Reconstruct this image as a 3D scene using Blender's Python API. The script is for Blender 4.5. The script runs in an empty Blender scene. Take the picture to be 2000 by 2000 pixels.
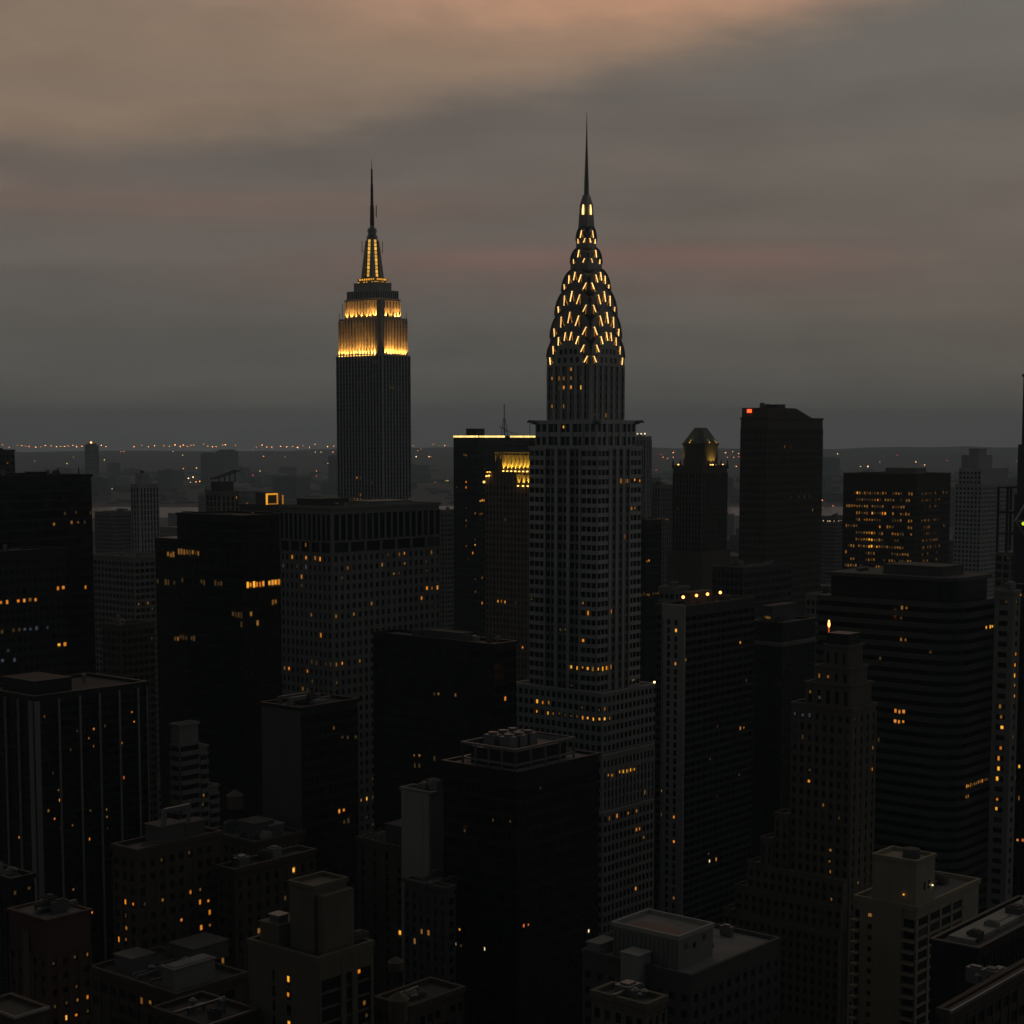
import bpy, math, random
from mathutils import Vector, Matrix
random.seed(7)
scene = bpy.context.scene
col = scene.collection
R = math.radians

# ---------------------------------------------------------------- camera
F_PX, CX, CY, CAM_H, PITCH = 3350.0, 1000.0, 1177.0, 197.0, math.atan((1177 - 857) / 3350.0)
cam = bpy.data.cameras.new('camera')
cam.sensor_width = 36.0
cam.lens = 36.0 * F_PX / 2000.0
cam.shift_y = (CY - 1000.0) / 2000.0
cam.clip_start, cam.clip_end = 1.0, 120000.0
cam_o = bpy.data.objects.new('camera', cam)
col.objects.link(cam_o)
cam_o.location = (0, 0, CAM_H)
cam_o.rotation_euler = (math.pi / 2 - PITCH, 0, 0)
scene.camera = cam_o

# ---------------------------------------------------------------- world: dusk overcast sky
SUN_AZ, SUN_EL = R(28), R(3)
world = bpy.data.worlds.new('World')
scene.world = world
world.use_nodes = True
wt = world.node_tree
wt.nodes.clear()


class NG:
    """tiny helper that writes shader-node arithmetic"""
    def __init__(s, t): s.t = t
    def m(s, op, a, b=0.0, c=0.0, clamp=False):
        n = s.t.nodes.new('ShaderNodeMath'); n.operation = op; n.use_clamp = clamp
        for i, v in enumerate((a, b, c)):
            if isinstance(v, (int, float)): n.inputs[i].default_value = v
            else: s.t.links.new(v, n.inputs[i])
        return n.outputs[0]
    def step(s, x, lo, hi):
        n = s.t.nodes.new('ShaderNodeMapRange'); n.interpolation_type = 'SMOOTHSTEP'
        for i, v in ((0, x), (1, lo), (2, hi)):
            if isinstance(v, (int, float)): n.inputs[i].default_value = v
            else: s.t.links.new(v, n.inputs[i])
        n.inputs[3].default_value = 0; n.inputs[4].default_value = 1
        return n.outputs[0]
    def mix(s, f, a, b, mode='MIX'):
        n = s.t.nodes.new('ShaderNodeMix'); n.data_type = 'RGBA'; n.blend_type = mode
        n.clamp_factor = True
        for sock, v in ((n.inputs[0], f), (n.inputs[6], a), (n.inputs[7], b)):
            if isinstance(v, (int, float)): sock.default_value = v
            elif isinstance(v, tuple): sock.default_value = (*v, 1)
            else: s.t.links.new(v, sock)
        return n.outputs[2]
    def noise(s, vec, scale, detail=4, rough=.55, dist=0.0):
        n = s.t.nodes.new('ShaderNodeTexNoise')
        n.inputs['Scale'].default_value = scale; n.inputs['Detail'].default_value = detail
        n.inputs['Roughness'].default_value = rough; n.inputs['Distortion'].default_value = dist
        if vec is not None: s.t.links.new(vec, n.inputs['Vector'])
        return n.outputs[0]
    def xyz(s, x, y, z):
        n = s.t.nodes.new('ShaderNodeCombineXYZ')
        for i, v in enumerate((x, y, z)):
            if isinstance(v, (int, float)): n.inputs[i].default_value = v
            else: s.t.links.new(v, n.inputs[i])
        return n.outputs[0]


g = NG(wt)
tc = wt.nodes.new('ShaderNodeTexCoord')
sp = wt.nodes.new('ShaderNodeSeparateXYZ')
wt.links.new(tc.outputs['Generated'], sp.inputs[0])
dx, dy, dz = sp.outputs
az = g.m('ARCTAN2', dx, dy)
el = g.m('ARCSINE', dz)
big = g.noise(g.xyz(g.m('MULTIPLY', az, 2.2), g.m('MULTIPLY', el, 13), 1.3), 1.0, 3, .5, .3)
bank = g.m('SUBTRACT', big, .5)
streak = g.m('SUBTRACT', g.noise(g.xyz(g.m('MULTIPLY', az, 2.0), g.m('MULTIPLY', el, 42), 4.1), 1.0, 3, .5, .4), .5)
puff = g.m('SUBTRACT', g.noise(g.xyz(g.m('MULTIPLY', az, 14), g.m('MULTIPLY', el, 46), .2), 1.0, 4, .55, .2), .5)
# even grey-brown overcast that darkens to the horizon
base = g.mix(g.step(el, -.02, .05), (.100, .098, .090), (.116, .111, .098))
base = g.mix(g.step(el, .02, .15), base, (.146, .122, .106))
base = g.mix(g.step(el, .12, .30), base, (.160, .149, .134))
# the higher sunlit deck, its edge rising to the right
t = g.m('MINIMUM', g.m('MAXIMUM', g.m('ADD', az, .3), -.25), .75)
edge = g.m('ADD', g.m('ADD', .147, g.m('MULTIPLY', t, .10)), g.m('MULTIPLY', g.m('MULTIPLY', t, t), .15))
d = g.m('SUBTRACT', el, edge)
d = g.m('ADD', d, g.m('MULTIPLY', bank, .035))
d = g.m('ADD', d, g.m('MULTIPLY', puff, .030))
deck = g.step(d, -.014, .024)
glow = g.m('EXPONENT', g.m('MULTIPLY', g.m('POWER', g.m('DIVIDE', g.m('SUBTRACT', az, .06), .17), 2), -1))
glow = g.m('MULTIPLY', glow, g.m('ADD', g.m('MULTIPLY', g.step(el, .17, .25), .35), g.m('MULTIPLY', g.step(g.m('ADD', el, g.m('MULTIPLY', puff, .03)), .218, .250), .65)))
deckc = g.mix(glow, (.275, .195, .137), (.66, .345, .205))
skyc = g.mix(g.m('MULTIPLY', deck, .86), base, deckc)
# thin pinkish bands lower down
def band(centre, width, amp, a0, a1, colr):
    global skyc
    q = g.m('SUBTRACT', g.m('ADD', el, g.m('MULTIPLY', bank, .015)), centre)
    q = g.m('EXPONENT', g.m('MULTIPLY', g.m('POWER', g.m('DIVIDE', q, width), 2), -1))
    q = g.m('MULTIPLY', q, g.m('MULTIPLY', g.step(az, a0, a0 + .16), g.m('SUBTRACT', 1, g.step(az, a1 - .16, a1))))
    skyc = g.mix(g.m('MULTIPLY', q, amp), skyc, colr)
band(.103, .0070, .85, -.16, .27, (.215, .122, .102))
band(.094, .016, .55, -.25, .30, (.172, .120, .104))
band(.133, .009, .70, -.60, .05, (.185, .130, .106))
band(.155, .010, .60, -.60, .02, (.112, .098, .090))
skyc = g.mix(g.m('MULTIPLY', g.m('ADD', streak, .05), .9, clamp=True), skyc, (.165, .140, .120))
skyc = g.mix(g.m('MULTIPLY', g.m('SUBTRACT', .02, bank), 1.1, clamp=True), skyc, (.095, .090, .084))
grey = g.m('MULTIPLY', g.step(az, .05, .3), g.step(el, .05, .2))
skyc = g.mix(g.m('MULTIPLY', grey, .5), skyc, (.150, .145, .132))
ton = g.m('ADD', 1.0, g.m('ADD', g.m('MULTIPLY', puff, .30), g.m('MULTIPLY', streak, .22)))
skyc = g.mix(1.0, skyc, g.xyz(ton, ton, ton), 'MULTIPLY')
# twilight: the sky fades away from the sunset side
away = g.m('COSINE', g.m('SUBTRACT', az, .25))
tw = g.step(away, -.9, .7)
fade = g.mix(tw, (.19, .27, .335), (1.0, 1.0, 1.0))
zen = g.mix(g.step(el, .30, 1.15), (1.0, 1.0, 1.0), (.40, .50, .60))
skyc = g.mix(1.0, g.mix(1.0, skyc, fade, 'MULTIPLY'), zen, 'MULTIPLY')
sky = wt.nodes.new('ShaderNodeTexSky')
sky.sky_type = 'NISHITA'; sky.sun_disc = False
sky.sun_elevation = SUN_EL; sky.sun_rotation = SUN_AZ
sky.altitude = 200; sky.dust_density = 4.0
clear = g.mix(1.0, sky.outputs[0], (.05, .05, .05), 'MULTIPLY')
out = g.mix(.02, skyc, clear)
bg = wt.nodes.new('ShaderNodeBackground')
bg.inputs[1].default_value = 1.0
wt.links.new(out, bg.inputs[0])
wo = wt.nodes.new('ShaderNodeOutputWorld')
wt.links.new(bg.outputs[0], wo.inputs[0])

sun = bpy.data.lights.new('sun', 'SUN')
sun.energy, sun.angle, sun.color = .02, R(12), (1, .8, .62)
sun_o = bpy.data.objects.new('sun', sun)
col.objects.link(sun_o)
sd = Vector((math.sin(SUN_AZ) * math.cos(SUN_EL), math.cos(SUN_AZ) * math.cos(SUN_EL), math.sin(SUN_EL)))
sun_o.rotation_euler = sd.to_track_quat('Z', 'Y').to_euler()

vs = scene.view_settings
vs.view_transform, vs.look, vs.exposure, vs.gamma = 'Standard', 'None', 0.0, 1.0
cy = scene.cycles
cy.max_bounces, cy.diffuse_bounces, cy.glossy_bounces = 4, 2, 2
cy.transmission_bounces, cy.volume_bounces = 1, 0
cy.sample_clamp_indirect = 2.0
cy.use_denoising = True
cy.use_light_tree = True

# ---------------------------------------------------------------- geometry helpers
SP, CP = math.sin(PITCH), math.cos(PITCH)
GRID = R(50)                      # street grid seen from here
CU, SU = math.cos(GRID), math.sin(GRID)


def P(px, py, Y):
    """world point at forward distance Y that the photograph shows at px, py"""
    k = (CY - py) / F_PX
    Z = (k * Y * CP - Y * SP) / (CP + k * SP)
    dep = Y * CP - Z * SP
    return Vector(((px - CX) / F_PX * dep, Y, CAM_H + Z))


def proj(v):
    z = v[2] - CAM_H
    dep = v[1] * CP - z * SP
    return CX + F_PX * v[0] / dep, CY - F_PX * (v[1] * SP + z * CP) / dep


class MB:
    def __init__(s): s.v, s.f = [], []
    def box(s, x0, x1, y0, y1, z0, z1):
        b = len(s.v)
        s.v += [(x0, y0, z0), (x1, y0, z0), (x1, y1, z0), (x0, y1, z0), (x0, y0, z1), (x1, y0, z1), (x1, y1, z1), (x0, y1, z1)]
        s.f += [tuple(b + i for i in q) for q in ((3, 2, 1, 0), (4, 5, 6, 7), (0, 1, 5, 4), (1, 2, 6, 5), (2, 3, 7, 6), (3, 0, 4, 7))]
        return s
    def frustum(s, r0, z0, r1, z1):
        """r = (x0, x1, y0, y1) rectangles at two heights"""
        b = len(s.v)
        for (x0, x1, y0, y1), z in ((r0, z0), (r1, z1)):
            s.v += [(x0, y0, z), (x1, y0, z), (x1, y1, z), (x0, y1, z)]
        s.f += [tuple(b + i for i in q) for q in ((3, 2, 1, 0), (4, 5, 6, 7), (0, 1, 5, 4), (1, 2, 6, 5), (2, 3, 7, 6), (3, 0, 4, 7))]
        return s
    def prism(s, poly, z0, z1):
        b, n = len(s.v), len(poly)
        s.v += [(x, y, z0) for x, y in poly] + [(x, y, z1) for x, y in poly]
        s.f += [tuple(b + i for i in range(n - 1, -1, -1)), tuple(b + n + i for i in range(n))]
        s.f += [(b + i, b + (i + 1) % n, b + n + (i + 1) % n, b + n + i) for i in range(n)]
        return s
    def cyl(s, cx, cy_, z0, z1, r0, r1, n=12):
        b = len(s.v)
        for r, z in ((r0, z0), (r1, z1)):
            s.v += [(cx + r * math.cos(2 * math.pi * i / n), cy_ + r * math.sin(2 * math.pi * i / n), z) for i in range(n)]
        s.f += [tuple(b + i for i in range(n - 1, -1, -1)), tuple(b + n + i for i in range(n))]
        s.f += [(b + i, b + (i + 1) % n, b + n + (i + 1) % n, b + n + i) for i in range(n)]
        return s
    def beam(s, p, q, w):
        p, q = Vector(p), Vector(q)
        a = (q - p).normalized()
        u = a.cross(Vector((0, 0, 1)) if abs(a.z) < .9 else Vector((1, 0, 0))).normalized() * w * .5
        w2 = a.cross(u).normalized() * w * .5
        b = len(s.v)
        for c in (p, q):
            s.v += [tuple(c + u + w2), tuple(c - u + w2), tuple(c - u - w2), tuple(c + u - w2)]
        s.f += [tuple(b + i for i in k) for k in ((0, 1, 2, 3), (7, 6, 5, 4), (0, 4, 5, 1), (1, 5, 6, 2), (2, 6, 7, 3), (3, 7, 4, 0))]
        return s
    def ball(s, c, r, n=8, m=5):
        b = len(s.v)
        for j in range(1, m):
            th = math.pi * j / m
            s.v += [(c[0] + r * math.sin(th) * math.cos(2 * math.pi * i / n), c[1] + r * math.sin(th) * math.sin(2 * math.pi * i / n), c[2] + r * math.cos(th)) for i in range(n)]
        s.v += [(c[0], c[1], c[2] + r), (c[0], c[1], c[2] - r)]
        top, bot = b + n * (m - 1), b + n * (m - 1) + 1
        for i in range(n):
            k = (i + 1) % n
            s.f.append((top, b + i, b + k))
            s.f.append((bot, b + n * (m - 2) + k, b + n * (m - 2) + i))
            for j in range(m - 2):
                s.f.append((b + n * j + i, b + n * (j + 1) + i, b + n * (j + 1) + k, b + n * j + k))
        return s
    def mesh(s, name, mat):
        me = bpy.data.meshes.new(name)
        me.from_pydata(s.v, [], s.f)
        if mat: me.materials.append(M[mat])
        return me
    def build(s, name, mat, parent=None):
        if not s.v: return None
        o = bpy.data.objects.new(name, s.mesh(name, mat))
        col.objects.link(o)
        o.parent = parent
        return o


def tag(o, label=None, cat=None, group=None, kind=None):
    if label: o['label'] = label
    if cat: o['category'] = cat
    if group: o['group'] = group
    if kind: o['kind'] = kind
    return o


def empty(name, loc, rz=0.0):
    o = bpy.data.objects.new(name, None)
    col.objects.link(o)
    o.location = loc
    o.rotation_euler = (0, 0, rz)
    o.empty_display_size = 2
    return o


# ---------------------------------------------------------------- materials
M = {}


def surf(name, c, rough=.85, metal=0.0, spec=.3, var=.25, scale=.12, streaks=.0, bump=.0):
    m = bpy.data.materials.new(name); m.use_nodes = True
    t = m.node_tree; t.nodes.clear(); q = NG(t)
    tc = t.nodes.new('ShaderNodeTexCoord')
    mp = t.nodes.new('ShaderNodeMapping'); t.links.new(tc.outputs['Object'], mp.inputs[0])
    n1 = q.noise(mp.outputs[0], scale, 5, .6)
    mp2 = t.nodes.new('ShaderNodeMapping'); mp2.inputs['Scale'].default_value = (1.3, 1.3, .06)
    t.links.new(tc.outputs['Object'], mp2.inputs[0])
    n2 = q.noise(mp2.outputs[0], .8, 4, .6)
    k = q.m('ADD', 1.0, q.m('ADD', q.m('MULTIPLY', q.m('SUBTRACT', n1, .5), 2 * var), q.m('MULTIPLY', q.m('SUBTRACT', n2, .5), 2 * streaks)))
    oi = t.nodes.new('ShaderNodeObjectInfo')
    k = q.m('MULTIPLY', k, q.m('ADD', .93, q.m('MULTIPLY', oi.outputs['Random'], .14)))
    cc = q.mix(1.0, c, q.xyz(k, k, k), 'MULTIPLY')
    b = t.nodes.new('ShaderNodeBsdfPrincipled')
    t.links.new(cc, b.inputs['Base Color'])
    b.inputs['Roughness'].default_value = rough
    b.inputs['Metallic'].default_value = metal
    b.inputs['Specular IOR Level'].default_value = spec
    if bump:
        bp = t.nodes.new('ShaderNodeBump'); bp.inputs['Strength'].default_value = bump
        t.links.new(n1, bp.inputs['Height']); t.links.new(bp.outputs[0], b.inputs['Normal'])
    o = t.nodes.new('ShaderNodeOutputMaterial'); t.links.new(b.outputs[0], o.inputs[0])
    M[name] = m
    return m


def lit(name, c, k=1.0, vary=.6, sample=False, room=False):
    """a lit room behind glass: uneven warm light, a little different in every window"""
    m = bpy.data.materials.new(name); m.use_nodes = True
    t = m.node_tree; t.nodes.clear(); q = NG(t)
    tc = t.nodes.new('ShaderNodeTexCoord')
    oi = t.nodes.new('ShaderNodeObjectInfo')
    add = t.nodes.new('ShaderNodeVectorMath'); add.operation = 'ADD'
    t.links.new(tc.outputs['Generated'], add.inputs[0])
    rv = q.m('MULTIPLY', oi.outputs['Random'], 37.0)
    t.links.new(q.xyz(rv, rv, rv), add.inputs[1])
    n = q.noise(add.outputs[0], 2.6, 2, .5)
    f = q.m('ADD', 1 - vary * .5, q.m('MULTIPLY', n, vary))
    f = q.m('MULTIPLY', f, q.m('ADD', .7, q.m('MULTIPLY', oi.outputs['Random'], .6)))
    if room:
        # only part of each window glows: half-drawn blinds, a lit ceiling, a lamp to one side
        sx = t.nodes.new('ShaderNodeSeparateXYZ'); t.links.new(tc.outputs['Generated'], sx.inputs[0])
        hx_ = q.m('ADD', sx.outputs[0], sx.outputs[1])
        r1 = q.m('FRACT', q.m('MULTIPLY', oi.outputs['Random'], 13.7)); r2 = q.m('FRACT', q.m('MULTIPLY', oi.outputs['Random'], 71.3))
        ax = q.m('ABSOLUTE', q.m('SUBTRACT', hx_, q.m('ADD', .42, q.m('MULTIPLY', r1, .16))))
        az_ = q.m('ABSOLUTE', q.m('SUBTRACT', sx.outputs[2], q.m('ADD', .46, q.m('MULTIPLY', r2, .16))))
        hw_, hh_ = q.m('ADD', .30, q.m('MULTIPLY', r2, .14)), q.m('ADD', .24, q.m('MULTIPLY', r1, .18))
        mk = q.m('MULTIPLY', q.m('SUBTRACT', 1, q.step(ax, q.m('SUBTRACT', hw_, .10), q.m('ADD', hw_, .08))), q.m('SUBTRACT', 1, q.step(az_, q.m('SUBTRACT', hh_, .10), q.m('ADD', hh_, .10))))
        f = q.m('MULTIPLY', f, q.m('ADD', .03, q.m('MULTIPLY', mk, .97)))
    e = t.nodes.new('ShaderNodeEmission')
    r5 = q.m('FRACT', q.m('MULTIPLY', oi.outputs['Random'], 29.1))
    t.links.new(q.mix(q.m('MULTIPLY', q.m('POWER', r5, 3), .18 if room else 0.0), c, tuple((max(c) * .8, max(c) * .62, max(c) * .34))), e.inputs[0])
    t.links.new(q.m('MULTIPLY', f, k), e.inputs[1])
    o = t.nodes.new('ShaderNodeOutputMaterial'); t.links.new(e.outputs[0], o.inputs[0])
    m.cycles.emission_sampling = 'AUTO' if sample else 'NONE'
    M[name] = m


def glass(name, c, rough, vary=.5):
    m = bpy.data.materials.new(name); m.use_nodes = True
    t = m.node_tree; t.nodes.clear(); q = NG(t)
    oi = t.nodes.new('ShaderNodeObjectInfo')
    blind = q.step(oi.outputs['Random'], .80, .98)
    cc = q.mix(q.m('MULTIPLY', blind, vary), c, (.16, .16, .15))
    b = t.nodes.new('ShaderNodeBsdfPrincipled')
    t.links.new(cc, b.inputs['Base Color'])
    b.inputs['Roughness'].default_value = rough
    b.inputs['Specular IOR Level'].default_value = .45
    o = t.nodes.new('ShaderNodeOutputMaterial'); t.links.new(b.outputs[0], o.inputs[0])
    M[name] = m


surf('limestone', (.36, .37, .37), streaks=.22)
surf('white_brick', (.44, .455, .45), streaks=.2)
surf('grey_concrete', (.20, .205, .195), streaks=.2)
surf('pale_concrete', (.30, .30, .29), streaks=.25)
surf('dark_concrete', (.085, .088, .086), streaks=.2)
surf('cream_brick', (.29, .255, .19), streaks=.22)
surf('warm_brick', (.17, .14, .105), streaks=.22)
surf('tan_brick', (.125, .112, .088), streaks=.22)
surf('brown_brick', (.11, .097, .083), streaks=.2)
surf('red_brick', (.085, .050, .043), streaks=.2)
surf('dark_brick', (.075, .062, .052), streaks=.2)
surf('dark_metal', (.022, .023, .025), rough=.45, metal=.3, streaks=.15)
surf('steel', (.20, .205, .21), rough=.38, metal=.85, streaks=.3)
surf('copper_roof', (.12, .145, .128), rough=.6, streaks=.3)
surf('gravel_roof', (.125, .13, .13), var=.5, scale=.25)
surf('pale_roof', (.19, .197, .20), var=.45, scale=.2)
surf('tar_roof', (.055, .055, .056), var=.5, scale=.25)
surf('tin', (.19, .20, .21), rough=.45, metal=.6, var=.3)
surf('wood_tank', (.14, .10, .07), var=.35, streaks=.3)
surf('asphalt', (.045, .045, .047), var=.4, scale=.05)
surf('land', (.045, .05, .042), var=.6, scale=.0012)
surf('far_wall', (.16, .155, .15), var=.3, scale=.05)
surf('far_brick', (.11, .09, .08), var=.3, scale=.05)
glass('window_glass', (.010, .012, .014), .10, .5)
glass('tower_glass', (.008, .009, .011), .08, .12)
glass('blue_glass', (.016, .020, .026), .10, .15)
lit('lit_yellow', (1.0, .42, .03), 1.05, room=True)
lit('lit_orange', (.85, .25, .015), .80, room=True)
lit('lit_dim', (.30, .125, .02), .62, room=True)
lit('lit_faint', (.075, .042, .014), .6, room=True)
lit('lit_white', (1.2, .92, .5), .85, .3, room=True)
lit('lit_red', (.85, .17, .035), .8, room=True)
lit('lit_blue', (.05, .062, .075), .6, room=True)
lit('red_sign', (1.6, .12, .03), 1.5, .5)
lit('frame_glow', (1.0, .42, .03), .9, .5)
lit('mast_glow', (1.0, .52, .08), .95, .5)
lit('tube_bright', (1.5, .85, .27), 1.35, .25)
lit('tube_dim', (.50, .19, .02), .9, .4)
lit('roof_bulb', (1.5, .98, .30), 1.25, .3)
lit('street_orange', (1.9, .62, .18), 3.0, .5)
lit('ridge_orange', (1.9, .60, .17), 9.0, .5)
lit('street_white', (1.8, 1.15, .50), 2.6, .5)
lit('street_red', (1.7, .14, .14), 1.6, .4)
lit('lamp_white', (1.4, 1.1, .65), 1.0, .3)
lit('flame', (3.0, 1.10, .26), 1.3, .2, True)
lit('flood', (3.2, 1.7, .35), 1.6, .2, True)
KIND = dict(w='lit_white', y='lit_yellow', o='lit_orange', d='lit_dim', f='lit_faint', r='lit_red', b='lit_blue')

PANE = {}


def pane_mesh(mat):
    if mat not in PANE:
        PANE[mat] = MB().box(-.5, .5, -.5, .5, -.5, .5).mesh('pane', mat)
    return PANE[mat]


class Bld:
    """one building: an empty at its near corner, x runs along the right-hand face, y along the left-hand face"""
    def __init__(s, name, label, xn, yn, Y, xl=None, xr=None, lu=30.0, lv=30.0, wall='grey_concrete', pane='window_glass', cat='building', group=None, cap=300, minpx=7.0):
        n = P(xn, yn, Y)
        s.h = n.z
        s.e = tag(empty(name, (n.x, n.y, 0), GRID), label, cat, group)
        s.o = Vector((n.x, n.y, 0))
        s.lu = s.solve(xr, 'u') if xr is not None else lu
        s.lv = s.solve(xl, 'v') if xl is not None else lv
        s.wm, s.pm, s.cap, s.minpx = wall, pane, cap, minpx
        s.wall = MB()
        s.cells, s.lits, s.ls = [], [], 1.0
    def W(s, x, y, z):
        return (s.o.x + x * CU - y * SU, s.o.y + x * SU + y * CU, z)
    def solve(s, px, ax):
        lo, hi = 0.5, 400.0
        for _ in range(50):
            mid = (lo + hi) / 2
            q = proj(s.W(mid, 0, s.h) if ax == 'u' else s.W(0, mid, s.h))[0]
            if (q < px) == (ax == 'u'): lo = mid
            else: hi = mid
        return lo
    def zat(s, py, x=0.0, y=0.0):
        """height on this building's vertical line through local x, y that shows at py"""
        w = s.W(x, y, 0)
        return P(1000, py, w[1]).z
    def mass(s, x0, x1, y0, y1, z0, z1, mb=None):
        (mb or s.wall).box(x0, x1, y0, y1, z0, z1)
        return s
    def face(s, f, plane, s0, s1, z0, z1, bw, fh, pier=.6, span=1.2, po=.35, so=.22, pair=0.0, mb=None, panes=True, smb=None):
        mb = mb or s.wall
        smb = smb or mb
        n = max(1, round((s1 - s0) / bw)); bw = (s1 - s0) / n
        m = max(1, round((z1 - z0) / fh)); fh = (z1 - z0) / m
        def add(a0, a1, out, b0, b1, mb=mb):
            if f == 'R': mb.box(a0, a1, plane - out, plane, b0, b1)
            else: mb.box(plane - out, plane, a0, a1, b0, b1)
        for i in range(n + 1):
            c = s0 + i * bw
            a0, a1 = max(c - pier / 2, s0), min(c + pier / 2, s1)
            if i == 0 and f == 'R': a0 = s0 - po
            add(a0, a1, po, z0, z1)
        for j in range(m + 1):
            c = z0 + j * fh
            b0, b1 = max(c - span / 2, z0), min(c + span / 2, z1)
            if b1 - b0 > .02: add(s0, s1, so, b0, b1, smb)
        if panes:
            for i in range(n):
                for j in range(m):
                    c, zc = s0 + (i + .5) * bw, z0 + (j + .5) * fh
                    w, h = bw - pier, fh - span
                    if pair:
                        for sg in (-1, 1):
                            s.cells.append((f, plane, c + sg * (w + pair) / 4, zc, (w - pair) / 2, h))
                    else:
                        s.cells.append((f, plane, c, zc, w, h))
            if pair:
                for i in range(n):
                    c = s0 + (i + .5) * bw
                    add(c - pair / 2, c + pair / 2, so * .6, z0, z1)
        return s
    def roof(s, x0, x1, y0, y1, z, ph=1.1, mat='tar_roof', th=.4, out=.42):
        mb = s.wall
        mb.box(x0 - out, x1 + out, y0 - out, y0 + th, z, z + ph)
        mb.box(x0 - out, x1 + out, y1 - th, y1 + out, z, z + ph)
        mb.box(x0 - out, x0 + th, y0 + th, y1 - th, z, z + ph)
        mb.box(x1 - th, x1 + out, y0 + th, y1 - th, z, z + ph)
        MB().box(x0 + th, x1 - th, y0 + th, y1 - th, z + .005, z + .12).build('roof', mat, s.e)
        return s
    def unit(s, name, x0, x1, y0, y1, z0, z1, mat='dark_concrete', lip=.25):
        b = MB().box(x0, x1, y0, y1, z0, z1 - .3)
        b.box(x0 - lip, x1 + lip, y0 - lip, y1 + lip, z1 - .3, z1)
        return b.build(name, mat, s.e)
    def clutter(s, x0, x1, y0, y1, z, n, seed, mats=('tin', 'dark_concrete', 'grey_concrete', 'tar_roof')):
        r = random.Random(seed)
        for k in range(n):
            w, d_, h = r.uniform(1, 4.5), r.uniform(1, 3.5), r.uniform(.8, 3)
            cx_, cy_ = r.uniform(x0 + w, max(x0 + w, x1 - w)), r.uniform(y0 + d_, max(y0 + d_, y1 - d_))
            kind = r.random()
            if kind < .6:
                b = MB().box(cx_ - w / 2, cx_ + w / 2, cy_ - d_ / 2, cy_ + d_ / 2, z + .3, z + h)
                b.box(cx_ - w / 2 + .2, cx_ + w / 2 - .2, cy_ - d_ / 2 + .2, cy_ + d_ / 2 - .2, z, z + .3)
                b.box(cx_ - w * .3, cx_ + w * .3, cy_ - d_ * .3, cy_ + d_ * .3, z + h, z + h + .35)
                b.build('roof_unit', r.choice(mats), s.e)
            elif kind < .82:
                MB().cyl(cx_, cy_, z, z + h * .8, .45, .45, 10).cyl(cx_, cy_, z + h * .8, z + h, .8, .3, 10).build('roof_vent', 'tin', s.e)
            else:
                L = r.uniform(4, 10)
                b = MB().beam((cx_ - L / 2, cy_, z + 1), (cx_ + L / 2, cy_, z + 1), .5)
                b.box(cx_ - L / 2 - .2, cx_ - L / 2 + .2, cy_ - .3, cy_ + .3, z, z + .8).box(cx_ + L / 2 - .2, cx_ + L / 2 + .2, cy_ - .3, cy_ + .3, z, z + .8)
                b.build('roof_duct', 'tin', s.e)
        return s
    def light(s, txt):
        """x,y,kind triples of the windows that are lit in the photograph"""
        for w in txt.split():
            a = w.split(',')
            s.lits.append((float(a[0]), float(a[1]), a[2]))
        return s
    def run(s, x0, y0, x1, y1, n, kinds, seed=1):
        r = random.Random(seed)
        for i in range(n):
            k = r.choice(kinds)
            if k != '-':
                t = i / max(1, n - 1)
                s.lits.append((x0 + (x1 - x0) * t, y0 + (y1 - y0) * t, k))
        return s
    def finish(s, sub=None, subname='trim', wallname='wall', scatter=0.0, seed=3, full=False):
        s.wall.build(wallname, s.wm, s.e)
        pts = []
        for c in s.cells:
            f, pl, a, z, w, h = c
            l = (a, pl, z) if f == 'R' else (pl, a, z)
            q = proj(s.W(*l))
            if -15 < q[0] < 2015 and -15 < q[1] < 2015: pts.append((q, c))
        kind = {}
        for x, y, k in s.lits:
            best, bd = None, 26.0 ** 2
            for i, (q, c) in enumerate(pts):
                if i in kind: continue
                dd = (q[0] - x) ** 2 + (q[1] - y) ** 2
                if dd < bd: best, bd = i, dd
            if best is not None: kind[best] = k
        r = random.Random(seed)
        if scatter:
            for i in range(len(pts)):
                if i not in kind and r.random() < scatter: kind[i] = r.choice('fffff')
        big = F_PX / max(50.0, s.o.y)
        order = sorted(range(len(pts)), key=lambda i: (i not in kind, -pts[i][1][3]))
        rest = MB()
        cnt = 0
        for i in order:
            f, pl, a, z, w, h = pts[i][1]
            loc = (a, pl - .04, z) if f == 'R' else (pl - .04, a, z)
            dim = (w, .08, h) if f == 'R' else (.08, w, h)
            if i in kind or (cnt < s.cap and max(w, h) * big >= s.minpx):
                small = i in kind and (w > 1.35 or h > 2.3 or s.ls < 1) and not full
                o = bpy.data.objects.new('window', pane_mesh(KIND[kind[i]] if i in kind and not small else s.pm))
                col.objects.link(o)
                o.parent, o.location, o.scale = s.e, loc, dim
                if small:
                    w2_, h2_ = min(w, r.uniform(.8, 1.15) * s.ls), min(h, r.uniform(1.2, 2.0) * s.ls)
                    a2, z2_ = a + r.uniform(-.5, .5) * (w - w2_) * .8, z + r.uniform(-.3, .5) * (h - h2_)
                    o = bpy.data.objects.new('lit_window', pane_mesh(KIND[kind[i]]))
                    col.objects.link(o)
                    o.parent = s.e
                    o.location = (a2, pl - .07, z2_) if f == 'R' else (pl - .07, a2, z2_)
                    o.scale = (w2_, .06, h2_) if f == 'R' else (.06, w2_, h2_)
                cnt += 1
            else:
                rest.box(loc[0] - dim[0] / 2, loc[0] + dim[0] / 2, loc[1] - dim[1] / 2, loc[1] + dim[1] / 2, z - h / 2, z + h / 2)
        if rest.v: tag(rest.build('windows', s.pm, s.e), kind='stuff')
        return s


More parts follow.
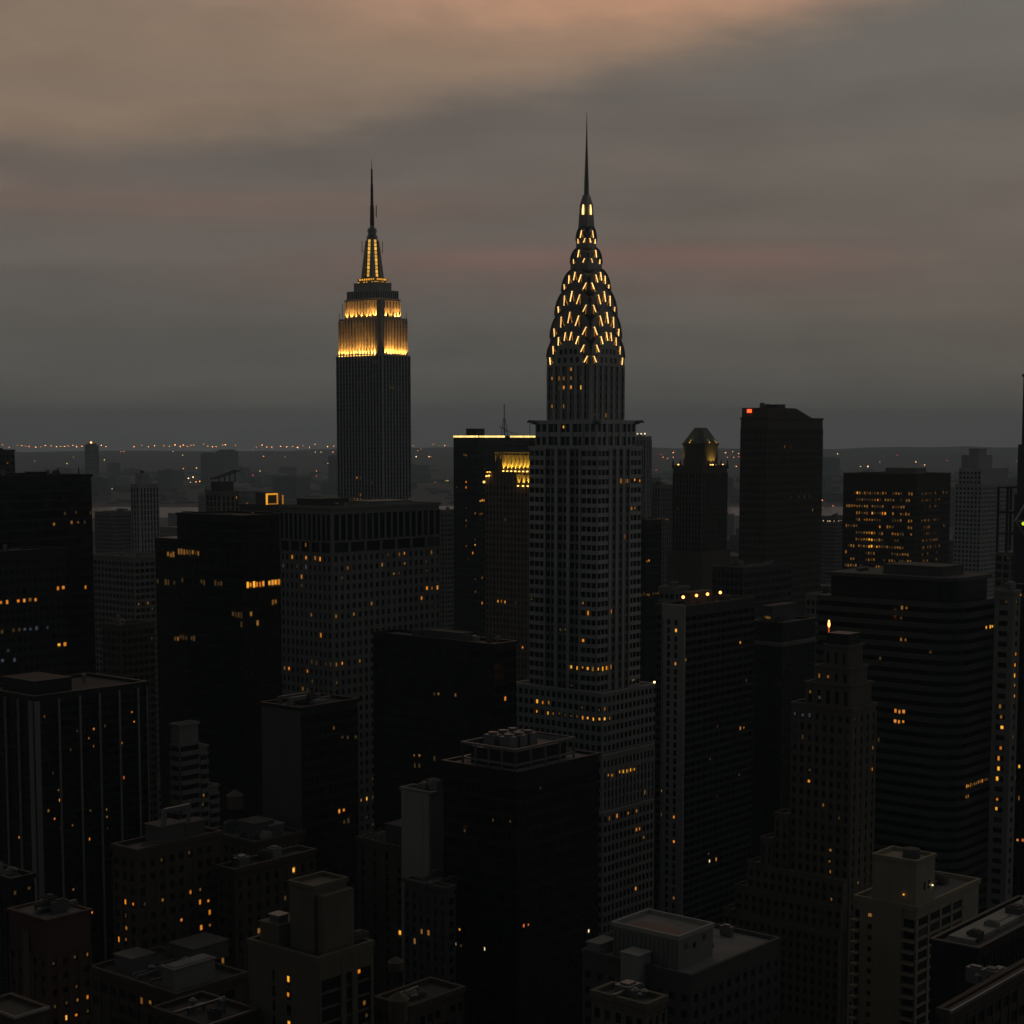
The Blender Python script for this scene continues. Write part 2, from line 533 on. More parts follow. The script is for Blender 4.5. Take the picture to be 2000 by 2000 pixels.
def spot(parent, loc, aim, power, angle, color, size=.25, blend=.6):
    """a floodlight's own light"""
    l = bpy.data.lights.new('floodlight', 'SPOT')
    l.energy, l.spot_size, l.spot_blend, l.color, l.shadow_soft_size = power, angle, blend, color, size
    o = bpy.data.objects.new('floodlight_beam', l)
    col.objects.link(o)
    o.parent, o.location = parent, loc
    o.rotation_euler = (-Vector(aim)).to_track_quat('Z', 'Y').to_euler()
    return o


def water_tank(label, px, py, Y, r, h, zb=None):
    """timber rooftop tank on legs; px, py is the foot of the barrel"""
    p = P(px, py, Y)
    e = tag(empty('water_tank', (p.x, p.y, p.z - 3), GRID), label, 'water tank')
    b = MB()
    n = 14
    b.cyl(0, 0, 3, 3 + h, r, r * .96, n)
    for k in range(4): b.cyl(0, 0, 3.3 + k * h / 4, 3.45 + k * h / 4, r * 1.02, r * 1.02, n)
    b.build('barrel', 'wood_tank', e)
    MB().cyl(0, 0, 3 + h, 3 + h + r * .75, r * 1.12, .12, n).build('cone_roof', 'tan_brick', e)
    for sx in (-1, 1):
        for sy in (-1, 1):
            MB().beam((sx * r * .65, sy * r * .65, 0), (sx * r * .6, sy * r * .6, 3.05), .3).build('leg', 'dark_metal', e)
    MB().box(-r * .8, r * .8, -r * .8, r * .8, 2.8, 3).build('platform', 'dark_metal', e)
    return e


# ================================================================ the setting
MB().box(-15500, 15500, -3000, 17000, -1.0, 0.0).build('ground', 'asphalt')
tag(bpy.data.objects['ground'], kind='structure')
m = bpy.data.materials.new('river_water'); m.use_nodes = True
b_ = m.node_tree.nodes['Principled BSDF']
q_ = NG(m.node_tree)
b_.inputs['Base Color'].default_value = (.012, .016, .018, 1)
b_.inputs['Roughness'].default_value = .22
b_.inputs['IOR'].default_value = 1.33
tcw = m.node_tree.nodes.new('ShaderNodeTexCoord')
bpn = m.node_tree.nodes.new('ShaderNodeBump'); bpn.inputs['Strength'].default_value = .25; bpn.inputs['Distance'].default_value = .4
m.node_tree.links.new(q_.noise(tcw.outputs['Object'], .05, 3, .6), bpn.inputs['Height'])
m.node_tree.links.new(bpn.outputs[0], b_.inputs['Normal'])
M['river_water'] = m
rv = MB()
rp = [(-9000, 4300), (-2000, 4180), (200, 4420), (2500, 4350), (9000, 4700)]
fp = [(9000, 5350), (2500, 5000), (600, 4990), (-500, 5060), (-900, 4950), (-2200, 5050), (-9000, 5200)]
rv.prism(rp + fp, .05, .4)
tag(rv.build('river', 'river_water'), kind='structure')

# low hills beyond the river
rh = random.Random(5)
hv, hf = [], []
NX, NY = 90, 46


def hill_z(x, y):
    t_ = (y - 5300) / 10500
    if t_ < 0: return 0.0
    a = 10 * math.sin(x / 310 + y / 430) + 8 * math.sin(x / 170 - y / 260 + 1) + 6 * math.sin(x / 77 + 2)
    ridge = 122 * max(0.0, min(1.0, (t_ - .35) / .5)) * (.72 + .13 * math.sin(x / 2300 + .4) + .09 * math.sin(x / 900 + 2) + .06 * math.sin(x / 390 + y / 700))
    pal = 32 * math.exp(-((y - 6400) / 800) ** 2) * (.7 + .4 * math.sin(x / 900))
    return max(0.0, min(1.0, t_ * 14)) * max(1.5, a * .45 + 9 + pal) + ridge


for j in range(NY):
    y = 5250 + 11300 * (j / (NY - 1)) ** 1.7
    for i in range(NX):
        x = (-1 + 2 * i / (NX - 1)) * (y * .72 + 1500)
        hv.append((x, y, hill_z(x, y) + .3))
for j in range(NY - 1):
    for i in range(NX - 1):
        a = j * NX + i
        hf.append((a, a + 1, a + NX + 1, a + NX))
hm = MB(); hm.v, hm.f = hv, hf
tag(hm.build('hills', 'land'), kind='structure')

# ================================================================ the two landmark towers
# ---- stepped tower with the steel sunburst crown
CH_Y = 644.0
c0 = P(1143.5, 857, CH_Y)
ch = Bld('crown_tower', 'grey stepped skyscraper with lit triangular windows in its steel sunburst crown and needle', 1143.5, 857, CH_Y, lu=1, lv=1, wall='white_brick', cat='skyscraper', cap=420)


def stage(b, hu, hv_, z0, z1):
    b.mass(-hu, hu, -hv_, hv_, z0, z1)


Zc = lambda py: P(1143, py, CH_Y).z
z_eag, z_sh, z_b1, z_b2, z_b3 = Zc(823), Zc(876), Zc(1338), 82.0, 62.0
HU, HV = 13.5, 15.8                                    # half sizes of the shaft
# lower blocks
stage(ch, 24, 27, 0, z_b3)
stage(ch, 20.5, 24, z_b3, z_b2)
stage(ch, 16.8, 21.2, z_b2, z_b1)
stage(ch, HU, HV, z_b1, z_sh)
stage(ch, HU - 1.6, HV - 1.6, z_sh, z_eag)
TS = 10.15                                             # half side of the upper tower
z_t = Zc(700)
stage(ch, TS, TS, z_eag, z_t)
# base facades
ch.face('R', -27, -24, 24, 14, z_b3, 2.4, 3.6, .7, 1.4)
ch.face('L', -24, -27, 27, 14, z_b3, 2.4, 3.6, .7, 1.4)
ch.face('R', -24, -20.5, 20.5, z_b3 + 1, z_b2 - 5.4, 2.3, 3.6, .9, .9, .6, .15)
ch.face('L', -20.5, -24, 24, z_b3 + 1, z_b2 - 5.4, 2.3, 3.6, .9, .9, .6, .15)
ch.face('R', -24, -20.5, 20.5, z_b2 - 5.2, z_b2, 2.3, 5.2, .9, 2.6)
ch.face('L', -20.5, -24, 24, z_b2 - 5.2, z_b2, 2.3, 5.2, .9, 2.6)
ch.face('R', -21.2, -16.8, 16.8, z_b2 + .6, z_b1, 2.6, 3.5, .8, 1.5)
ch.face('L', -16.8, -21.2, 21.2, z_b2 + .6, z_b1, 2.6, 3.5, .8, 1.5)
CHS = MB()
# shaft: banded corner bays, vertical piers between them
for f, pl, hw in (('R', -HV, HU), ('L', -HU, HV)):
    cw = 7.2
    for a0, a1 in ((-hw, -hw + cw), (hw - cw, hw)):
        ch.face(f, pl, a0, a1, z_b1, z_sh, cw / 3, 3.47, .45, 1.45, .16, .42)
    ch.face(f, pl, -hw + cw + .05, hw - cw - .05, z_b1, z_sh, (2 * hw - 2 * cw) / 3, 3.47, 1.35, 1.25, .75, .2, pair=.35, smb=CHS)
    o = 1.6
    ch.face(f, pl + o, -hw + o, -hw + o + 5.6, z_sh + .4, z_eag, 2.8, 4.9, .9, 1.9, .3, .2)
    ch.face(f, pl + o, hw - o - 5.6, hw - o, z_sh + .4, z_eag, 2.8, 4.9, .9, 1.9, .3, .2)
    ch.face(f, pl + o, -hw + o + 5.7, hw - o - 5.7, z_sh + .4, z_eag, (2 * hw - 2 * o - 11.4) / 3, 4.9, 1.35, 1.6, .6, .2, pair=.35)
    # upper tower
    ch.face(f, -TS, -TS, TS, z_eag + .5, z_t - 2.6, 3.38, 3.35, 1.3, 1.5, .45, .15, pair=.5, smb=CHS)
ch.light('1082,748,o 1095,748,d 1102,748,d 1116,746,d 1134,747,f 1095,765,f 1102,765,o 1114,764,o 1133,764,y 1082,799,o 1103,798,d 1182,817,d 1164,816,f 1101,832,y 1115,711,o '
         '1210,940,d 1221,940,d 1226,940,d 1237,940,o 1243,940,o 1236,992,d 1243,992,d 1220,1041,o 1138,1186,d 1145,1205,o 1193,1203,o 1044,1163,f 1094,1232,f 1104,1234,f 1136,1255,o '
         '1116,1303,y 1124,1303,y 1136,1305,o 1145,1306,y 1153,1307,d 1170,1307,y 1176,1306,y 1187,1303,o 1193,1303,o 1120,1335,f '
         '1045,1376,y 1054,1376,o 1062,1378,d 1046,1391,o 1074,1396,y 1081,1396,d 1095,1398,f 1102,1398,f 1117,1400,f 1124,1400,f 1135,1404,o 1145,1406,y 1153,1407,y 1166,1408,y 1180,1407,y 1187,1405,d 1136,1385,f 1166,1390,f 1180,1390,d '
         '1190,1519,y 1199,1517,y 1208,1515,y 1217,1513,y 1225,1511,y 1234,1509,y 1242,1507,y 1258,1550,d 1186,1587,d 1199,1584,o 1224,1580,o 1241,1573,d 1241,1623,o 1248,1621,o 1257,1634,d 1240,1739,o 1213,1794,d')
# ledges and coping
for hu, hv_, z in ((24, 27, z_b3), (20.5, 24, z_b2), (16.8, 21.2, z_b1), (HU, HV, z_sh)):
    ch.roof(-hu, hu, -hv_, hv_, z, .9, 'gravel_roof', .5, .5)
ch.finish()
CHS.build('dark_spandrel', 'grey_concrete', ch.e)['kind'] = 'stuff'
# eagle gargoyles at the corners of the shaft
def gargoyle(sx, sy, z, k=1.0):
    b = MB()
    d_ = Vector((sx, sy, 0)).normalized()
    n_ = Vector((-d_.y, d_.x, 0))
    o = Vector((sx * (HU - 1.6), sy * (HV - 1.6), z))
    b.beam(o - d_ * 1.5, o + d_ * 1.5 + Vector((0, 0, .3)), 1.5 * k)
    b.beam(o + d_ * 1.3 + Vector((0, 0, .35)), o + d_ * 2.8 + Vector((0, 0, .7)), 1.0 * k)
    b.beam(o + d_ * 2.7 + Vector((0, 0, .7)), o + d_ * 3.3 + Vector((0, 0, .1)), .55 * k)
    for q in (-1, 1):
        b.beam(o + n_ * q * .7 - d_ * 1.0, o + n_ * q * 1.3 + d_ * 1.0 + Vector((0, 0, .3)), .8 * k)
    return b
for sx, sy in ((-1, -1), (-1, 1), (1, -1), (1, 1)):
    gargoyle(sx, sy, z_eag - .6).build('eagle_gargoyle', 'steel', ch.e)
cr = MB()
o = 1.6
for a0, a1, c0_, c1_ in ((-HU + o - .5, HU - o + .5, -HV + o - .5, -HV + o), (-HU + o - .5, HU - o + .5, HV - o, HV - o + .5),
                         (-HU + o - .5, -HU + o, -HV + o, HV - o), (HU - o, HU - o + .5, -HV + o, HV - o)):
    cr.box(a0, a1, c0_, c1_, z_eag - 1.0, z_eag + .35)
cr.build('cornice', 'white_brick', ch.e)
# white work lights on the setback ledge
lw = MB().box(-.3, .3, -.3, .3, 0, .6).build('floodlight', 'street_white', ch.e)
lw.location = (16.2, -21.0, z_b1 + 1.0)
# ---- crown tiers
TIER = [  # half side, spring z, apex z
    (10.3, Zc(700), Zc(648)), (9.45, Zc(661), Zc(603)), (8.2, Zc(617), Zc(563)),
    (6.45, Zc(570), Zc(527)), (4.15, Zc(515), Zc(485)), (2.65, Zc(471), Zc(443))]


def arch_pts(hw, z0, z1, n=20, e=2.0):
    pts = []
    for i in range(n + 1):
        th = math.pi * i / n
        pts.append((hw * math.cos(th), z0 + (z1 - z0) * math.sin(th) ** (2 / e)))
    return pts


prevz = z_t - 2.6
for k, (hw, zs, za) in enumerate(TIER):
    mb = MB()
    zb = min(zs - .5, prevz)
    mb.box(-hw, hw, -hw, hw, zb, zs)
    pts = arch_pts(hw, zs, za)
    n = len(pts)
    for ax in (0, 1):
        b0 = len(mb.v)
        for sgn in (-1, 1):
            for a, z in pts:
                mb.v.append((a, sgn * hw, z) if ax == 0 else (sgn * hw, a, z))
        mb.f.append(tuple(b0 + i for i in range(n)) if ax == 0 else tuple(b0 + i for i in range(n - 1, -1, -1)))
        mb.f.append(tuple(b0 + n + i for i in range(n - 1, -1, -1)) if ax == 0 else tuple(b0 + n + i for i in range(n)))
        for i in range(n - 1):
            mb.f.append((b0 + i, b0 + n + i, b0 + n + i + 1, b0 + i + 1) if ax else (b0 + i + 1, b0 + n + i + 1, b0 + n + i, b0 + i))
    tier = mb.build('crown_tier', 'steel', ch.e)
    prevz = zs
    # raised rims round each arch
    for f in ('R', 'L'):
        for sc_, wd in ((1.0, .38), (.60 if k else .70, .26)):
            rim = MB()
            pp = arch_pts(hw * sc_, zs, zs + (za - zs) * sc_)
            for (a, z), (a2, z2) in zip(pp, pp[1:]):
                if f == 'R': rim.beam((a, -hw - .1, z), (a2, -hw - .1, z2), wd)
                else: rim.beam((-hw - .1, a, z), (-hw - .1, a2, z2), wd)
            rim.build('arch_rim', 'steel', tier)
    if k == 0: spots = [(-.14, .78, .36), (.14, .78, .36), (-.46, .62, .34), (.46, .62, .34), (-.72, .30, .34), (.72, .30, .34), (-.88, -.10, .30), (.88, -.10, .30)]
    elif k <= 3: spots = [(0, .66, .40), (-.43, .53, .38), (.43, .53, .38), (-.80, .17, .34), (.80, .17, .34)]
    elif k == 4: spots = [(0, .60, .50), (-.62, .12, .30), (.62, .12, .30)]
    else: spots = [(0, .45, .55), (-.60, -.02, .34), (.60, -.02, .34)]
    H = za - zs
    for f in ('R', 'L'):
        for (u, v, s_) in spots:
            th = s_ * H * (.92 if k else .86)
            bw = th * .24
            ang = -u * .42
            ca, sa = math.cos(ang), math.sin(ang)
            def pt(a, z, out):
                a, z = a * ca - z * sa, a * sa + z * ca
                a, z = u * hw * .92 + a, zs + v * H + z
                return (a, -hw - out, z) if f == 'R' else (-hw - out, a, z)
            tri = MB()
            A, B_, C_ = (-bw, -th / 2), (bw, -th / 2), (0, th / 2)
            tri.v = [pt(*A, .02), pt(*B_, .02), pt(*C_, .02), pt(*A, .10), pt(*B_, .10), pt(*C_, .10)]
            tri.f = [(3, 4, 5), (2, 1, 0), (0, 1, 4, 3), (1, 2, 5, 4), (2, 0, 3, 5)]
            if f == 'L': tri.f = [tuple(reversed(q)) for q in tri.f]
            w = tri.build('crown_window', 'tower_glass', ch.e)
            # two light tubes along the long edges; the far one's shading is put into a dimmer glow, no reveal
            s1, s2 = (A, B_) if f == 'R' else (B_, A)
            tw = .25 if k < 4 else .22
            first = 'tube_bright'
            p1, p2 = (s2, s1) if f == 'R' else (B_, A)
            MB().beam(pt(*p1, .22), pt(C_[0], C_[1], .22), tw).build('light_tube', first, w)
            MB().beam(pt(*p2, .16), pt(C_[0], C_[1] - th * .12, .16), tw * .62).build('light_tube', 'tube_dim', w)
# brick panel with windows inside the lowest arch of each face
for f in ('R', 'L'):
    hw, zs = TIER[0][0], TIER[0][1]
    pan = MB()
    pp = [(a, z) for a, z in arch_pts(6.6, zs - .6, zs + 5.6)]
    n = len(pp)
    out0, out1 = hw + .01, hw + .3
    poly = [(-6.6, zs - 3.2)] + [(-a, z) for a, z in pp] + [(6.6, zs - 3.2)]
    m_ = len(poly)
    for oo in (out0, out1):
        pan.v += [(a, -oo, z) if f == 'R' else (-oo, a, z) for a, z in poly]
    pan.f = [tuple(range(m_ - 1, -1, -1)), tuple(m_ + i for i in range(m_))] + [(i, (i + 1) % m_, m_ + (i + 1) % m_, m_ + i) for i in range(m_)]
    pn = pan.build('arch_panel', 'white_brick', ch.e)
    for a, z in ((-4.2, -1), (-1.5, -1), (1.5, -1), (4.2, -1), (-3.4, 2), (-1.2, 2.2), (1.2, 2.2), (3.4, 2)):
        o = bpy.data.objects.new('window', pane_mesh('window_glass')); col.objects.link(o); o.parent = ch.e
        o.location = (a, -hw - .33, zs + z) if f == 'R' else (-hw - .33, a, zs + z)
        o.scale = (1.3, .06, 1.9) if f == 'R' else (.06, 1.3, 1.9)
# top lantern and needle
nd = MB()
prof = [(443, 2.2), (425, 2.0), (400, 1.72), (383, 1.02), (345, .82), (287, .40), (217, .04)]
lan = MB()
lan.frustum((-2.2, 2.2, -2.2, 2.2), Zc(452), (-1.72, 1.72, -1.72, 1.72), Zc(400))
lan.frustum((-1.72, 1.72, -1.72, 1.72), Zc(400), (-.92, .92, -.92, .92), Zc(381))
lo_ = lan.build('lantern', 'steel', ch.e)
for (y0, r0), (y1, r1) in zip(prof[3:], prof[4:]):
    nd.cyl(0, 0, Zc(y0) - .6, Zc(y1), r0, r1, 10)
nd.build('needle', 'steel', ch.e)
for f in ('R', 'L'):
    z0, z1 = Zc(420), Zc(400.5)
    t_ = MB()
    pts = [(-.42, z0, 2.05), (.42, z0, 2.05), (.45, (z0 + z1) / 2, 2.0), (.2, z1, 1.88), (-.2, z1, 1.88), (-.45, (z0 + z1) / 2, 2.0)]
    for oo in (0.0, .12):
        t_.v += [(a, -d_ - oo, z) if f == 'R' else (-d_ - oo, a, z) for a, z, d_ in pts]
    t_.f = [(5, 4, 3, 2, 1, 0), (6, 7, 8, 9, 10, 11)] + [(i, (i + 1) % 6, 6 + (i + 1) % 6, 6 + i) for i in range(6)]
    t_.build('lantern_window', 'tube_bright', lo_)

# ---- tall tower with the floodlit top and antenna mast
ES_Y = 1523.0
es = Bld('mast_tower', 'tall grey skyscraper with floodlit golden top storeys, lit mast strips and antenna', 730, 857, ES_Y, lu=1, lv=1, wall='limestone', cat='skyscraper', minpx=9)
Ze = lambda py: P(727, py, ES_Y).z
eu, ev = 17.2, 28.2
tiers = [(eu, ev, 0, Ze(697)), (16.2, 25.9, Ze(697), Ze(625)), (13.2, 21.0, Ze(625), Ze(587)), (11.6, 20.0, Ze(587), Ze(571)), (9.0, 14.2, Ze(571), Ze(555)), (7.2, 11, Ze(555), Ze(545))]
for hu, hv_, z0, z1 in tiers: es.mass(-hu, hu, -hv_, hv_, z0, z1)
ESS = MB()
es.face('R', -ev, -eu, eu, 120, Ze(697), 3.85, 3.7, 1.3, 1.5, .75, .1, smb=ESS)
es.face('L', -eu, -ev, ev, 120, Ze(697), 3.85, 3.7, 1.3, 1.5, .75, .1, smb=ESS)
es.face('R', -25.9, -16.2, 16.2, Ze(697), Ze(625) - 1, 3.6, 3.7, 2.1, .5, .8, .1)
es.face('L', -16.2, -25.9, 25.9, Ze(697), Ze(625) - 1, 3.6, 3.7, 2.1, .5, .8, .1)
es.face('R', -21.0, -13.2, 13.2, Ze(625), Ze(587) - 1, 3.6, 8.0, 2.2, 2.5, .5, .1)
es.face('L', -13.2, -21.0, 21.0, Ze(625), Ze(587) - 1, 3.6, 8.0, 2.2, 2.5, .5, .1)
es.face('R', -20, -11.6, 11.6, Ze(587), Ze(571), 2.6, 7.0, 1.2, 1.2, .4, .1)
es.face('L', -11.6, -20, 20, Ze(587), Ze(571), 2.6, 7.0, 1.2, 1.2, .4, .1)
# the projecting dark corner shaft between the floodlit faces
es.mass(-16.9, -13.6, -26.7, -21.8, Ze(697), Ze(587) - 1.5)
for f in ('R', 'L'):
    if f == 'R': es.face('R', -26.7, -16.9, -13.6, Ze(697), Ze(587) - 1.5, 1.8, 3.7, .7, .5, .4, .1, panes=False)
    else: es.face('L', -16.9, -26.7, -21.8, Ze(697), Ze(587) - 1.5, 2.0, 3.7, .7, .5, .4, .1, panes=False)
es.light('701,702,f 730,708,d 740,709,f 751,709,f 705,747,d 702,756,f 733,732,f 761,757,d 764,757,d 777,742,f 681,934,f 699,935,o 705,936,d 716,945,f 725,945,d 748,958,f '
         '685,974,d 690,974,d 693,974,o 698,974,o 702,974,o 709,975,f 716,976,f 726,975,d 731,975,d 735,975,d 800,973,d 780,756,f')
for hu, hv_, z in ((eu, ev, Ze(697)), (13.2, 21.0, Ze(587)), (16.2, 25.9, Ze(625)), (11.6, 20, Ze(571)), (9.0, 14.2, Ze(555))):
    es.roof(-hu, hu, -hv_, hv_, z, .7, 'gravel_roof', .3, .3)
es.finish()
ESS.build('dark_spandrel', 'dark_concrete', es.e)['kind'] = 'stuff'
mm = MB()
prof = [(546, 5.7), (530, 4.9), (505, 4.2), (480, 3.6), (466, 3.4)]
for (y0, r0), (y1, r1) in zip(prof, prof[1:]):
    mm.frustum((-r0, r0, -r0, r0), Ze(y0), (-r1, r1, -r1, r1), Ze(y1))
# corner wings of the mast
for sx in (-1, 1):
    for sy in (-1, 1):
        mm.frustum((min(sx * 3, sx * 7.2), max(sx * 3, sx * 7.2), min(sy * 3, sy * 7.2), max(sy * 3, sy * 7.2)), Ze(546),
                   (min(sx * 2.6, sx * 4.2), max(sx * 2.6, sx * 4.2), min(sy * 2.6, sy * 4.2), max(sy * 2.6, sy * 4.2)), Ze(470))
mast = mm.build('mast', 'steel', es.e)
dome = MB()
for (y0, r0), (y1, r1) in zip([(466, 4.8), (461, 4.8), (460, 3.9), (453, 3.9), (452, 4.3), (447, 4.0), (444, 2.2)], [(461, 4.8), (460, 3.9), (453, 3.9), (452, 4.3), (447, 4.0), (444, 2.2), (440, 1.8)]):
    dome.cyl(0, 0, Ze(y0), Ze(y1), r0, r1, 14)
dome.build('mast_dome', 'steel', es.e)
an = MB()
for (y0, r0), (y1, r1) in zip([(441, 1.9), (402, 1.7), (401, 1.25), (362, 1.1), (361, .85), (331, .75), (330, .35)], [(402, 1.7), (401, 1.25), (362, 1.1), (361, .85), (331, .75), (330, .35), (311, .06)]):
    an.cyl(0, 0, Ze(y0), Ze(y1), r0, r1, 8)
for k in range(14):
    y0 = 438 - k * 7
    an.cyl(0, 0, Ze(y0), Ze(y0 - 1.2), 2.15 - k * .09, 2.15 - k * .09, 8)
an.beam((2.6, -2.6, Ze(424)), (2.6, -2.6, Ze(401)), .55).beam((1, -1, Ze(420)), (2.6, -2.6, Ze(418)), .3)
an.build('antenna', 'dark_metal', es.e)
for sx, sy in ((-1, 1), (1, -1)):
    MB().beam((sx * 6.3, sy * 6.3, Ze(495)), (sx * 6.3, sy * 6.3, Ze(471)), .35).beam((sx * 4, sy * 4, Ze(490)), (sx * 6.3, sy * 6.3, Ze(490)), .3).build('aerial', 'dark_metal', es.e)
for a, z in ((-26, 620), (26, 620)):
    pass
for x, y, z0, z1 in ((-15.8, 25.5, 625, 612), (15.8, -25.5, 625, 612), (-12.6, 22, 587, 590), (15.6, 0, 625, 592), (-15.6, 22, 625, 594)):
    MB().beam((x, y, Ze(z0)), (x, y, Ze(z1)), .35).build('aerial', 'dark_metal', es.e)
for f in ('R', 'L'):
    n = 10
    for k in range(n):
        y0 = 541 - k * 7.4
        za, zb = Ze(y0), Ze(y0 - 5.9)
        zc = (za + zb) / 2
        tt = (546 - y0 + 3) / 80
        rr = 5.65 - 2.25 * min(1, tt) + .06
        if tt < .25: rr = 5.7 - 3.2 * tt + .1
        o = bpy.data.objects.new('mast_light', pane_mesh('mast_glow')); col.objects.link(o); o.parent = mast
        rr = max(rr, 3.5)
        o.location = (0, -rr, zc) if f == 'R' else (-rr, 0, zc)
        o.scale = (2.5, .3, zb - za) if f == 'R' else (.3, 2.5, zb - za)
    for k in range(-3, 4):
        for row, zz in ((0, 547), (1, 553)):
            if (k + row) % 3 == 0 and row: continue
            o = bpy.data.objects.new('mast_light', pane_mesh('frame_glow')); col.objects.link(o); o.parent = es.e
            a = k * (1.9 if row == 0 else 2.3)
            hu, hv_ = (7.3, 11.1) if row == 0 else (7.3, 11.1)
            o.location = (a * .9, -hv_, Ze(zz)) if f == 'R' else (-hu, a * 1.45, Ze(zz))
            o.scale = (1.3, .2, 1.4) if f == 'R' else (.2, 1.6, 1.4)
FL = (1.0, .40, .06)
def flood(parent, face, plane, a, z, power, out=1.5, ang=70):
    l = (a, plane - out, z) if face == 'R' else (plane - out, a, z)
    aim = (0, .16, 1) if face == 'R' else (.16, 0, 1)
    o = MB().box(-.35, .35, -.35, .35, 0, .5).build('floodlight', 'flood', parent)
    o.location = (l[0], l[1], z - .2)
    spot(parent, (l[0], l[1], z + .6), aim, power, R(ang), FL)
zf1, zf2 = Ze(697) + .4, Ze(625) + .4
for i in range(13):
    a = -19.0 + i * 3.6
    flood(es.e, 'L', -16.2, a, zf1, 21000 if i not in (4, 5, 0) else 34000)
for i in range(8):
    a = -11.5 + i * 3.6
    flood(es.e, 'R', -25.9, a, zf1, 36000 if i in (0, 1, 2) else 21000)
for a, p_ in ((-16, 9000), (-11, 5000), (-6, 3500), (0, 3500), (6, 5000), (12, 6000), (18, 5000)):
    flood(es.e, 'L', -13.2, a, zf2, p_ * 2.4, 1.8, 90)
for a, p_ in ((-6, 6000), (0, 3500), (6, 7000), (10.5, 8000)):
    flood(es.e, 'R', -21.0, a, zf2, p_ * 2.4, 1.8, 90)

# ================================================================ the buildings round them
def block(name, label, xn, yn, Y, xl=None, xr=None, lu=30.0, lv=30.0, wall='grey_concrete', pane='window_glass', fh=3.5, bw=2.4, pier=.7, span=1.4, po=.3, so=.18, pair=0.0,
          zlow=20.0, top=1.2, roof='tar_roof', ph=1.1, clutter=4, cap=300, cat='building', group=None, faces='RL', minpx=7.0):
    b = Bld(name, label, xn, yn, Y, xl, xr, lu, lv, wall, pane, cat, group, cap, minpx)
    b.mass(0, b.lu, 0, b.lv, 0, b.h)
    zlow = max(2.0, zlow)
    if 'R' in faces: b.face('R', 0, 0, b.lu, zlow, b.h - top, bw, fh, pier, span, po, so, pair)
    if 'L' in faces: b.face('L', 0, 0, b.lv, zlow, b.h - top, bw, fh, pier, span, po, so, pair)
    b.roof(0, b.lu, 0, b.lv, b.h, ph, roof)
    if clutter: b.clutter(1, b.lu - 1, 1, b.lv - 1, b.h + .12, clutter, int(xn * 7 + yn))
    return b


GT = dict(wall='dark_metal', pane='tower_glass', pier=.18, span=1.0, po=.14, so=.08)

# ---- left side
a = block('glass_office_slab', 'black glass office slab at the left edge, its flat top near the horizon', -40, 936, 600, xr=178, lv=40, bw=2.6, fh=3.4, zlow=85, **GT, cap=120)
a.light('161,1156,o 130,1008,f 155,1006,f 170,1006,f 107,1026,d 135,1024,d 140,1023,d 150,1024,f')
for x in (4, 13): MB().beam((a.lu - x, 2, a.h), (a.lu - x, 2, a.h + 3.5), .3).build('aerial', 'dark_metal', a.e)
a.unit('penthouse', a.lu - 22, a.lu - 17, 3, 9, a.h + .1, a.h + 2.2, 'dark_metal')
a.finish()
a = block('glass_office_block', 'lower dark office block with pale roof and lit rows in front of the black slab', -30, 1085, 560, xr=127, lv=16, bw=2.25, fh=3.3, zlow=70, wall='dark_metal', pane='tower_glass', pier=.9, span=1.7, po=.12, so=.09, cap=120, roof='pale_roof', clutter=2)
a.light('6,1183,o 19,1183,o 32,1181,o 46,1179,o 59,1181,d 72,1180,o 9,1238,f 22,1237,f 35,1236,f 47,1235,b 60,1234,b 72,1233,b 98,1230,b 108,1156,o 121,1156,o 113,1262,y 125,1262,o 10,1292,b 24,1292,b 12,1277,b')
a.finish()
a = block('striped_apartment_tower', 'dark apartment tower with pale vertical piers and scattered small lit windows', 68, 1367, 470, xl=-45, xr=286, wall='dark_metal', pane='tower_glass', bw=2.0, fh=2.7, pier=.25, span=.9, po=.12, so=.08, zlow=25, cap=160, clutter=3)
wp = [0, .9, 7.6]
L = a.lu
pos = [(-.55, 1.6)] + [(L * f_, .62) for f_ in (.185, .37, .545, .725, .90)] + [(L - .5, .4)]
for x, w_ in pos: MB().box(x, x + w_, -.75, -.36, 15, a.h - .4).build('white_pier', 'grey_concrete', a.e)
for y, w_ in ((.25, 2.0), (6.9, .7), (13.2, .7), (19, .7)): MB().box(-.75, -.36, y, y + w_, 15, a.h - .4).build('white_pier', 'grey_concrete', a.e)
a.unit('penthouse', 5, L * .45, 7, a.lv - 5, a.h + .1, a.h + 4.0, 'dark_metal')
a.ls = .55
a.light('92,1405,d 258,1393,o 257,1411,o 186,1422,o 169,1441,d 242,1444,o 186,1467,d 244,1520,r 113,1544,d 117,1560,o 98,1501,f 211,1574,d 95,1592,d 177,1595,d 104,1608,r 121,1622,o 139,1619,d 40,1639,o 176,1641,o 143,1742,d 182,1778,o 212,1604,d 211,1616,f 146,1426,f 207,1420,f 131,1461,f')
a.finish()
a = block('black_office_tower', 'black office tower with one bright yellow strip of lit windows, left of the fluted-top tower', 472, 1012, 640, xl=346, xr=575, bw=1.6, fh=3.65, zlow=70, **GT, cap=150, clutter=2)
a.run(331, 1079, 382, 1083, 11, 'dddof', 2).run(308, 1130, 355, 1135, 10, 'ff-', 3).run(390, 1137, 440, 1142, 10, 'f-f-', 4).run(478, 1144, 546, 1136, 13, 'yyyo-o', 5)
a.light('530,1172,d 539,1172,d 490,1209,d 504,1209,d').run(452, 1208, 475, 1211, 5, 'f', 6).run(335, 1252, 380, 1256, 9, 'ff-d', 7)
yl0 = a.lv; a2 = Bld('x', 'x', 472, 1012, 640, xl=303, xr=575); yl1 = a2.lv; bpy.data.objects.remove(a2.e)
zs = a.zat(1052, 0, yl0)
